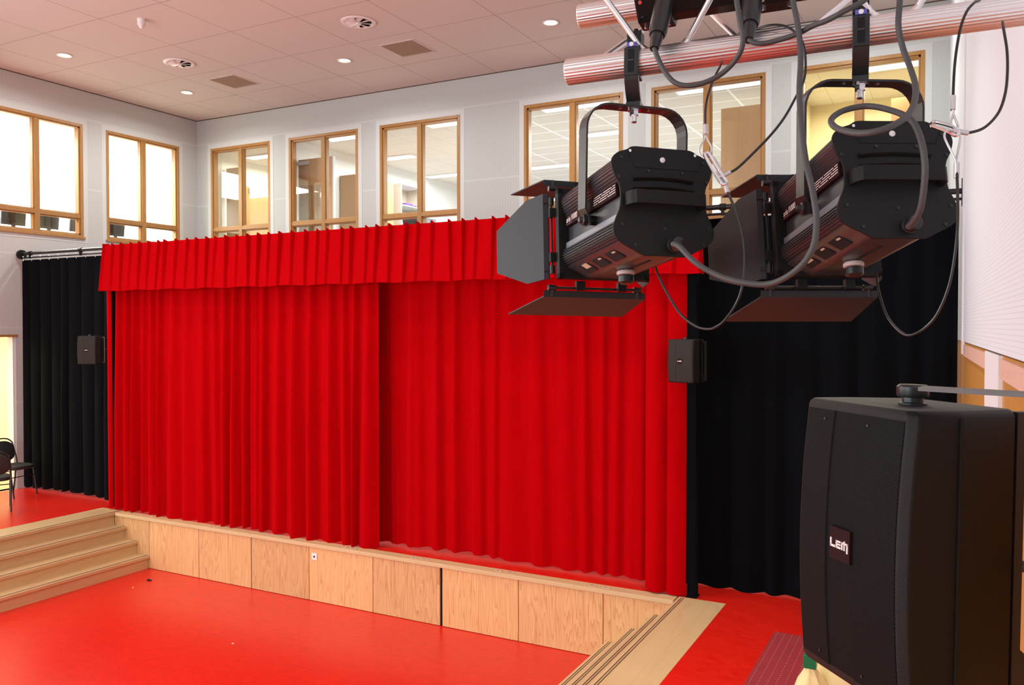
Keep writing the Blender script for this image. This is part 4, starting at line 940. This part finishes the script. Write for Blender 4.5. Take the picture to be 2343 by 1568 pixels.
def stage_light(label, loc, h, roll, pitch, other=None):
    root = thing('stage_light', label, 'stage light', loc, (0, -roll, -h), 'black stage lights on the truss')
    T = (pitch, 0, 0)
    def put(o):
        o.rotation_euler = T; return o
    B, F = -0.141, 0.150
    # ribbed housing
    dense = cr_closed(HALF + [(-x, z) for x, z in reversed(HALF)], 12)
    fo = fins(dense, 0.955)
    fo = [(x if not (-0.036 < z < 0.034) else math.copysign(min(abs(x), 0.0835), x), z) for x, z in fo]
    hs = put(G().loft([on_y(fo, B + 0.006), on_y(fo, F)]).make('housing', M['grey_satin'], root))
    # smooth cheek strip under the recess on both sides
    for s_ in (-1, 1):
        g = G(); g.box((s_ * 0.0865 - 0.006, B + 0.01, -0.036), (s_ * 0.0865 + 0.006, F - 0.004, -0.022)); g.make('cheek_strip', M['strip_grey'], hs, bevel=0.002)
    # vents and adjusting slot in the lower left slope: plane from (-.102,-.068) to (-.044,-.1024)
    a, b = Vector((-0.098, -0.066)), Vector((-0.042, -0.098)); tdir = (b - a).normalized(); nrm = Vector((tdir.y, -tdir.x)); ang = math.atan2(tdir.y, tdir.x)
    for k, (yy, L) in enumerate(((-0.055, 0.048), (0.015, 0.048), (0.085, 0.048))):
        mt = Matrix.Translation((a.x + (b - a).x * 0.60, yy, a.y + (b - a).y * 0.60)) @ Matrix.Rotation(-ang, 4, 'Y')
        v = G().box((-0.014, -L / 2, -0.0035), (0.014, L / 2, 0.004), mt).make('vent_slot', M['dark'], hs)
        G().box((-0.011 if k < 2 else -0.014, -L / 2 + 0.004, -0.0042), (-0.007 if k < 2 else 0.0, L / 2 - (0.03 if k < 2 else 0.018), -0.0030), mt).make('inner_reflector', M['cream_paint'], v)
    G().box((-0.0025, -0.075, -0.0995), (0.0025, 0.075, -0.0965)).make('focus_slot', M['dark'], hs)
    bp = put(G().loft([on_y(PLATE, B), on_y(PLATE, B + 0.005)]).make('back_plate', M['black_metal'], root, bevel=0.0012))
    g = G(); g.lathe([(0.0054, 0.0), (0.0052, 0.0012), (0.003, 0.0024), (0.0005, 0.0028)], 16, Matrix.Translation((0.0, B, 0.083)) @ Matrix.Rotation(PI / 2, 4, 'X')); g.make('rivet', M['white_gloss'], bp, smooth=True)
    for (x, z) in ((-0.086, 0.083), (0.086, 0.083), (-0.092, 0.045), (0.092, 0.045), (-0.030, 0.060), (0.040, 0.060), (-0.088, -0.045), (-0.062, -0.083), (0.0, -0.050), (0.080, -0.078), (0.092, -0.045)):
        G().cyl((x, B - 0.0018, z), (x, B + 0.001, z), 0.0030, 10).make('screw', M['black_satin'], bp)
    for s_ in (-1, 1): G().cyl((s_ * 0.068, B - 0.003, 0.096), (s_ * 0.068, B + 0.002, 0.096), 0.0028, 12).make('catch_screw', M['steel'], bp)
    # lid seam and pressed louvres
    g = G(); g.tube([(-0.072, B - 0.0002, 0.094), (-0.058, B - 0.0002, 0.066), (0.075, B - 0.0002, 0.066), (0.085, B - 0.0002, 0.09)], 0.0009, 6); g.make('lid_seam', M['dark'], bp)
    for z in (0.046, 0.027, 0.008):
        P0 = [(-0.062 + 0.124 * i / 12, z - 0.004 * (1 - ((i - 6) / 6.0) ** 2) * -1) for i in range(13)]
        g = G(); g.loft([[(x, B - 0.0006, zz), (x, B - 0.007, zz - 0.001), (x, B - 0.0065, zz - 0.003), (x, B - 0.0006, zz - 0.008)] for x, zz in P0]); g.make('louvre', M['black_metal'], bp)
    # carrying handle
    P0 = [(-0.078, B, 0.002), (-0.077, B - 0.016, 0.002), (-0.070, B - 0.026, 0.002), (-0.055, B - 0.030, 0.002), (0.055, B - 0.030, 0.002), (0.070, B - 0.026, 0.002), (0.077, B - 0.016, 0.002), (0.078, B, 0.002)]
    rings = []
    C_ = spline(P0, 4)
    for i, p in enumerate(C_):
        tg = (C_[min(i + 1, len(C_) - 1)] - C_[max(i - 1, 0)]).normalized(); nn = Vector((tg.y, -tg.x, 0))
        rings.append([p + nn * 0.003 + Vector((0, 0, 0.013)), p - nn * 0.004 + Vector((0, 0, 0.013)), p - nn * 0.004 - Vector((0, 0, 0.013)), p + nn * 0.003 - Vector((0, 0, 0.013))])
    put(G().loft(rings).make('handle', M['black_plastic'], root, smooth=True, bevel=0.0015))
    # cable gland
    g = G(); g.lathe([(0.0135, -0.002), (0.0135, 0.006), (0.012, 0.007), (0.012, 0.016), (0.0135, 0.017), (0.0125, 0.026), (0.008, 0.029)], 16, Matrix.Translation((0.0149, B, -0.082)) @ Matrix.Rotation(PI / 2, 4, 'X')); put(g.make('cable_gland', M['black_satin'], root, smooth=True))
    # front frame (square holder) and lens
    g = G()
    w_, z0, z1, y0, y1 = 0.108, -0.100, 0.100, F - 0.002, F + 0.018
    g.box((-w_, y0, z0), (-w_ + 0.014, y1, z1)); g.box((w_ - 0.014, y0, z0), (w_, y1, z1)); g.box((-w_, y0, z0), (w_, y1, z0 + 0.014)); g.box((-w_, y0, z1 - 0.014), (w_, y1, z1)); g.box((-w_ + 0.01, y0, z0 + 0.01), (w_ - 0.01, y0 + 0.004, z1 - 0.01))
    ff = put(g.make('front_frame', M['black_metal'], root, bevel=0.0015))
    g = G(); g.lathe([(0.084, 0.0), (0.08, 0.006), (0.05, 0.012), (0.001, 0.015)], 32, Matrix.Translation((0, y0 + 0.005, 0)) @ Matrix.Rotation(-PI / 2, 4, 'X')); put(g.make('lens', M['lens'], root, smooth=True))
    # barn door carrier ring and four leaves
    g = G()
    for s_ in (-1, 1):
        g.box((s_ * 0.112 - 0.008, y1, -0.060), (s_ * 0.112 + 0.008, y1 + 0.012, -0.040)); g.box((s_ * 0.112 - 0.008, y1, 0.040), (s_ * 0.112 + 0.008, y1 + 0.012, 0.060))
        g.box((-0.060, y1, s_ * 0.112 - 0.010), (-0.040, y1 + 0.012, s_ * 0.112 + 0.010)); g.box((0.040, y1, s_ * 0.112 - 0.010), (0.060, y1 + 0.012, s_ * 0.112 + 0.010))
    g.tube([(0.088 * math.cos(2 * PI * k / 40), y1 + 0.006, 0.088 * math.sin(2 * PI * k / 40)) for k in range(41)], 0.006, 8, False)
    put(g.make('barn_door_ring', M['black_metal'], root))
    def leaf(P, n_out, lip_dir):
        t_ = Vector(n_out).normalized() * 0.0012
        g = G(); g.loft([[Vector(p) - t_ for p in P], [Vector(p) + t_ for p in P]])
        lf = put(g.make('barn_door', M['leaf_grey'], root))
        a_, b_ = Vector(P[0]), Vector(P[-1]); L_ = Vector(lip_dir)
        g = G(); g.loft([[a_ - t_, a_ + t_, a_ + L_ + t_, a_ + L_ - t_], [b_ - t_, b_ + t_, b_ + L_ + t_, b_ + L_ - t_]]); g.make('folded_lip', M['leaf_grey'], lf)
        d_ = (b_ - a_).normalized()
        off_ = L_ * 1.6
        g = G(); g.cyl(a_ + d_ * 0.012 + off_, b_ - d_ * 0.012 + off_, 0.003, 8)
        for p in (a_ + d_ * 0.02, b_ - d_ * 0.02): g.cyl(p + off_ - d_ * 0.01, p + off_ + d_ * 0.008, 0.0065, 10); g.cyl(p, p + off_, 0.004, 8)
        g.make('hinge_rod', M['black_satin'], lf, smooth=True)
        return lf
    al = 0.26; ux, uy = -math.sin(al), math.cos(al)
    lf_p = lambda u, z: (-0.127 + ux * u, 0.192 + uy * u, z)
    leaf([lf_p(0, 0.097), lf_p(0.070, 0.097), lf_p(0.205, 0.052), lf_p(0.205, -0.052), lf_p(0.070, -0.097), lf_p(0, -0.097)], (uy, -ux, 0), (0.010, -0.004, 0))
    rf_p = lambda u, z: (0.127 - ux * u, 0.192 + uy * u, z)
    leaf([rf_p(0, 0.097), rf_p(0.070, 0.097), rf_p(0.205, 0.052), rf_p(0.205, -0.052), rf_p(0.070, -0.097), rf_p(0, -0.097)], (uy, ux, 0), (-0.010, -0.004, 0))
    be = 0.094
    bt = lambda u, x: (x, 0.190 + math.cos(be) * u, -0.135 - math.sin(be) * u)
    leaf([bt(0, -0.131), bt(0.188, -0.158), bt(0.188, 0.140), bt(0, 0.115)], (0, 0.09, 1), (0, -0.002, 0.012))
    tt = lambda u, x: (x, 0.190 + math.cos(0.075) * u, 0.128 + math.sin(0.075) * u)
    leaf([tt(0, -0.126), tt(0.188, -0.147), tt(0.188, 0.147), tt(0, 0.126)], (0, -0.07, 1), (0, -0.002, -0.012))
    # label band with lettering on the left side
    lb = put(G().box((-0.0925, B + 0.012, 0.012), (-0.0815, F - 0.008, 0.036)).make('label_band', M['maroon'], root, bevel=0.001))
    q = Matrix(((0, 0, -1, -0.0929), (-1, 0, 0, 0), (0, 1, 0, 0), (0, 0, 0, 1)))
    def side_text(body, size, y_start, z, xs=1.0, shear=0.0):
        o = text_mesh('lettering', body, size, M['print'], lb, 0.0002, shear, 'LEFT', xs)
        o.data.transform(Matrix(((0, 0, -1, -0.0928), (-1, 0, 0, y_start), (0, 1, 0, z), (0, 0, 0, 1)))); return o
    side_text('aria f1000', 0.0175, F - 0.012, 0.0195, 0.92, 0.12)
    side_text('plc', 0.009, F - 0.098, 0.022, 0.9, 0.3)
    side_text('wwwwwwww wwww wwwwww'.replace('w', '\u2014'), 0.0030, F - 0.012, 0.0150, 0.6)
    g = G()
    for r_ in range(4):
        for k in range(26):
            if (k * 7 + r_ * 3) % 11 == 0: continue
            y_ = -0.018 - k * 0.0042; z_ = 0.0315 - r_ * 0.0045
            g.box((-0.0930, y_ - 0.0030, z_ + 0.0006), (-0.0923, y_, z_ + 0.0022))
    g.make('small_print', M['print'], lb)
    # pivot, knobs
    for s_ in (-1, 1):
        g = G(); g.cyl((s_ * 0.078, 0, -0.006), (s_ * 0.104, 0, -0.006), 0.010, 14); g.make('pivot', M['black_satin'], root)
    g = G(); g.lathe([(0.009, 0.0), (0.0115, 0.002), (0.0115, 0.010), (0.008, 0.012), (0.006, 0.018), (0.002, 0.019)], 14, Matrix.Translation((-0.100, 0, -0.006)) @ Matrix.Rotation(-PI / 2, 4, 'Y')); g.make('tilt_knob', M['black_satin'], root, smooth=True)
    g = G(); g.lathe([(0.017, 0.0), (0.019, 0.003), (0.019, 0.008), (0.013, 0.010)], 18, Matrix.Translation((0, 0.040, -0.099)) @ Matrix.Rotation(PI, 4, 'X')); wk = put(g.make('focus_washer', M['pale_plastic'], root, smooth=True))
    g = G(); g.lathe([(0.013, 0.008), (0.017, 0.012), (0.017, 0.024), (0.012, 0.028)], 14, Matrix.Translation((0, 0.040, -0.099)) @ Matrix.Rotation(PI, 4, 'X')); put(g.make('focus_knob', M['black_satin'], root, smooth=True))
    # yoke: flat strap bent round the housing
    HY, HW, R_ = 0.228, 0.1105, 0.050
    path = [(-HW + 0.010, -0.018), (-HW + 0.009, -0.002), (-HW, 0.016), (-HW, 0.06), (-HW, HY - R_)]
    for k in range(1, 8): path.append((-HW + R_ - R_ * math.cos(k * PI / 14), HY - R_ + R_ * math.sin(k * PI / 14)))
    path = path + [(-x, z) for x, z in reversed(path)]
    rings = []
    for i, (x, z) in enumerate(path):
        p0 = Vector(path[max(i - 1, 0)]); p1 = Vector(path[min(i + 1, len(path) - 1)]); tg = (p1 - p0).normalized(); nn = Vector((-tg.y, tg.x)) * 0.002
        hw = 0.020
        rings.append([(x + nn.x, -hw, z + nn.y), (x + nn.x, hw, z + nn.y), (x - nn.x, hw, z - nn.y), (x - nn.x, -hw, z - nn.y)])
    yk = G().loft(rings).make('yoke', M['black_satin'], root)
    for s_ in (-1, 1): G().cyl((s_ * 0.032, 0, HY - 0.0035), (s_ * 0.032, 0, HY + 0.003), 0.004, 10).make('hole_rim', M['steel'], yk)
    g = G(); g.lathe([(0.014, 0.0), (0.014, -0.003)], 18, Matrix.Translation((0, 0, HY - 0.002))); g.lathe([(0.0100, -0.003), (0.0100, -0.012)], 6, Matrix.Translation((0, 0, HY - 0.002))); g.lathe([(0.0062, -0.012), (0.0062, -0.025), (0.005, -0.027)], 14, Matrix.Translation((0, 0, HY - 0.002)))
    g.make('yoke_bolt', M['steel'], root)
    # hook clamp round the truss chord, oriented to the chord
    tilt = Matrix.Rotation(h, 4, 'Z') @ Matrix.Rotation(0.12, 4, 'Z')   # undo the heading: x along the chord
    cz = HY + 0.092
    prof_o = []; prof_i = []
    for k in range(0, 21):
        a_ = math.radians(95 + k * 9.3)      # over the camera side of the chord and under it
        prof_o.append((0.036 * math.cos(a_), 0.036 * math.sin(a_))); prof_i.append((0.0285 * math.cos(a_), 0.0285 * math.sin(a_)))
    prof = [(0.016, 0.036), (0.0, 0.036)] + prof_o[:-1] + [(0.006, -0.036), (0.006, -0.028)] + list(reversed(prof_i[:-1])) + [(0.016, 0.0285)]
    W2 = 0.0145
    g = G(); g.loft([[tilt @ Vector((-W2, y, z + cz)) for y, z in prof], [tilt @ Vector((W2, y, z + cz)) for y, z in prof]])
    g.box((-W2, -0.0375, cz - 0.034), (W2, -0.030, cz + 0.022), tilt)
    cl = g.make('hook_clamp', M['black_satin'], root, bevel=0.001)
    pl = spline([(0, -0.0330, cz - 0.028), (0, -0.0275, cz - 0.044), (0, -0.018, cz - 0.062), (0, -0.006, cz - 0.078), (0, 0.004, HY + 0.002)], 5)
    rings = []
    for i, p in enumerate(pl):
        rings.append([tilt @ (p + Vector((-W2, -0.004, 0))), tilt @ (p + Vector((W2, -0.004, 0))), tilt @ (p + Vector((W2, 0.008, 0))), tilt @ (p + Vector((-W2, 0.008, 0)))])
    g = G(); g.loft(rings); g.box((-W2, -0.014, HY + 0.001), (W2, 0.018, HY + 0.012), tilt); g.make('clamp_neck', M['black_satin'], cl, bevel=0.001)
    G().box((-0.0065, -0.0379, cz - 0.028), (0.0065, -0.0365, cz + 0.018), tilt).make('clamp_slot', M['dark'], cl, bevel=0.0005)
    g = G(); g.cyl(tilt @ Vector((-0.006, -0.0375, cz - 0.004)), tilt @ Vector((0.006, -0.0375, cz - 0.004)), 0.0022, 8); g.make('slot_pin', M['grey_satin'], cl)
    g = G(); g.box((-W2, -0.016, 0.034 + cz), (W2, 0.018, 0.062 + cz), tilt); g.cyl(tilt @ Vector((0, 0.004, cz + 0.06)), tilt @ Vector((0, 0.004, cz + 0.072)), 0.005, 10); g.make('clamp_block', M['black_metal'], cl, bevel=0.002)
    G().box((-0.010, -0.0340, cz + 0.024), (0.010, -0.0270, cz + 0.0335), tilt @ Matrix.Translation((0, -0.001, 0))).make('maker_sticker', M['blue_print'], cl, bevel=0.0008)
    g = G(); g.lathe([(0.0045, 0), (0.0045, 0.0008)], 14, tilt @ Matrix.Translation((0, -0.0352, cz + 0.029)) @ Matrix.Rotation(PI / 2, 4, 'X')); g.make('sticker_emblem', M['white_gloss'], cl)
    g = G(); g.cyl(tilt @ Vector((0, 0.016, cz - 0.030)), tilt @ Vector((0, 0.030, cz - 0.050)), 0.008, 12); g.cyl(tilt @ Vector((0.0, 0.0, cz - 0.034)), tilt @ Vector((0, 0.022, cz - 0.040)), 0.005, 10); g.make('wing_bolt', M['steel'], cl)
    return root
M['strip_grey'] = plain('grey_anodised_strip', (0.20, 0.22, 0.25), 0.35, 0.3)
M['lens'] = plain('lens_glass', (0.06, 0.06, 0.06), 0.08)
M['pale_plastic'] = plain('pale_washer', (0.62, 0.52, 0.50), 0.4)
stage_light('stage light with barn doors hanging nearer the truss end, in front of the red curtain', (-0.588, 1.641, 3.668), math.radians(-44.48), math.radians(-0.943), math.radians(-6.118))
stage_light('stage light with barn doors hanging by the right wall under a looped cable', (-0.160, 1.694, 3.675), math.radians(-29.82), 0.0, math.radians(-9.767))

# ------------------------------------------------------------------ plugs, cords and safety wires
plug('black cable plug on the power box beside the first clamp', *CB['plug1'])
plug('black cable plug on the power box nearer the right wall', *CB['plug2'])
def cord(name, key, r, mat, label, cat='cable', k=8):
    o = G().tube(spline(CB[key], k), r, 12).make(name, M[mat], smooth=True); return tag(o, label, cat)
cord('power_cable', 'lampcord1', 0.0050, 'black_rubber', 'grey rubber cable sagging from the left stage light and rising between the lights', 'cable')
cord('power_cable', 'lampcord2', 0.0050, 'black_rubber', 'grey rubber cable coiled in a loop above the right stage light', 'cable')
cord('power_cable', 'loop1', 0.0048, 'black_rubber', 'grey rubber cable drooping under the truss from the first plug', 'cable')
cord('power_cable', 'loop2', 0.0048, 'black_rubber', 'grey rubber cable running along the truss from the second plug', 'cable')
def safety(label, n):
    t = thing('safety_wire', label, 'safety cable', CB['s%dlow' % n][0])
    off = -Vector(CB['s%dlow' % n][0])
    def part(name, key, r, mat, k=8):
        G().tube([p + off for p in spline(CB[key], k)], r, 8).make(name, M[mat], t, smooth=True)
    part('wire', 's%dup' % n, 0.0023, 'wire'); part('wire', 's%dlow' % n, 0.0023, 'wire'); part('wire', 's%dside' % n, 0.0023, 'wire')
    part('eye_loop', 's%deyeA' % n, 0.0018, 'steel_wire'); part('eye_loop', 's%deyeB' % n, 0.0018, 'steel_wire'); part('snap_hook', 'carab%d' % n, 0.0030, 'steel', 4)
    for key, rev in (('s%dup' % n, True), ('s%dlow' % n, False), ('s%dside' % n, False)):
        P = [Vector(p) + off for p in CB[key]]
        if rev: P = P[::-1]
        d_ = (P[1] - P[0]).normalized(); G().cyl(P[0] - d_ * 0.004, P[0] + d_ * 0.02, 0.0042, 10).make('ferrule', M['door_closer'], t, smooth=True)
    return t
safety('thin black safety wire with steel hook beside the left stage light', 1)
safety('thin black safety wire with steel hook looping in front of the white right wall', 2)
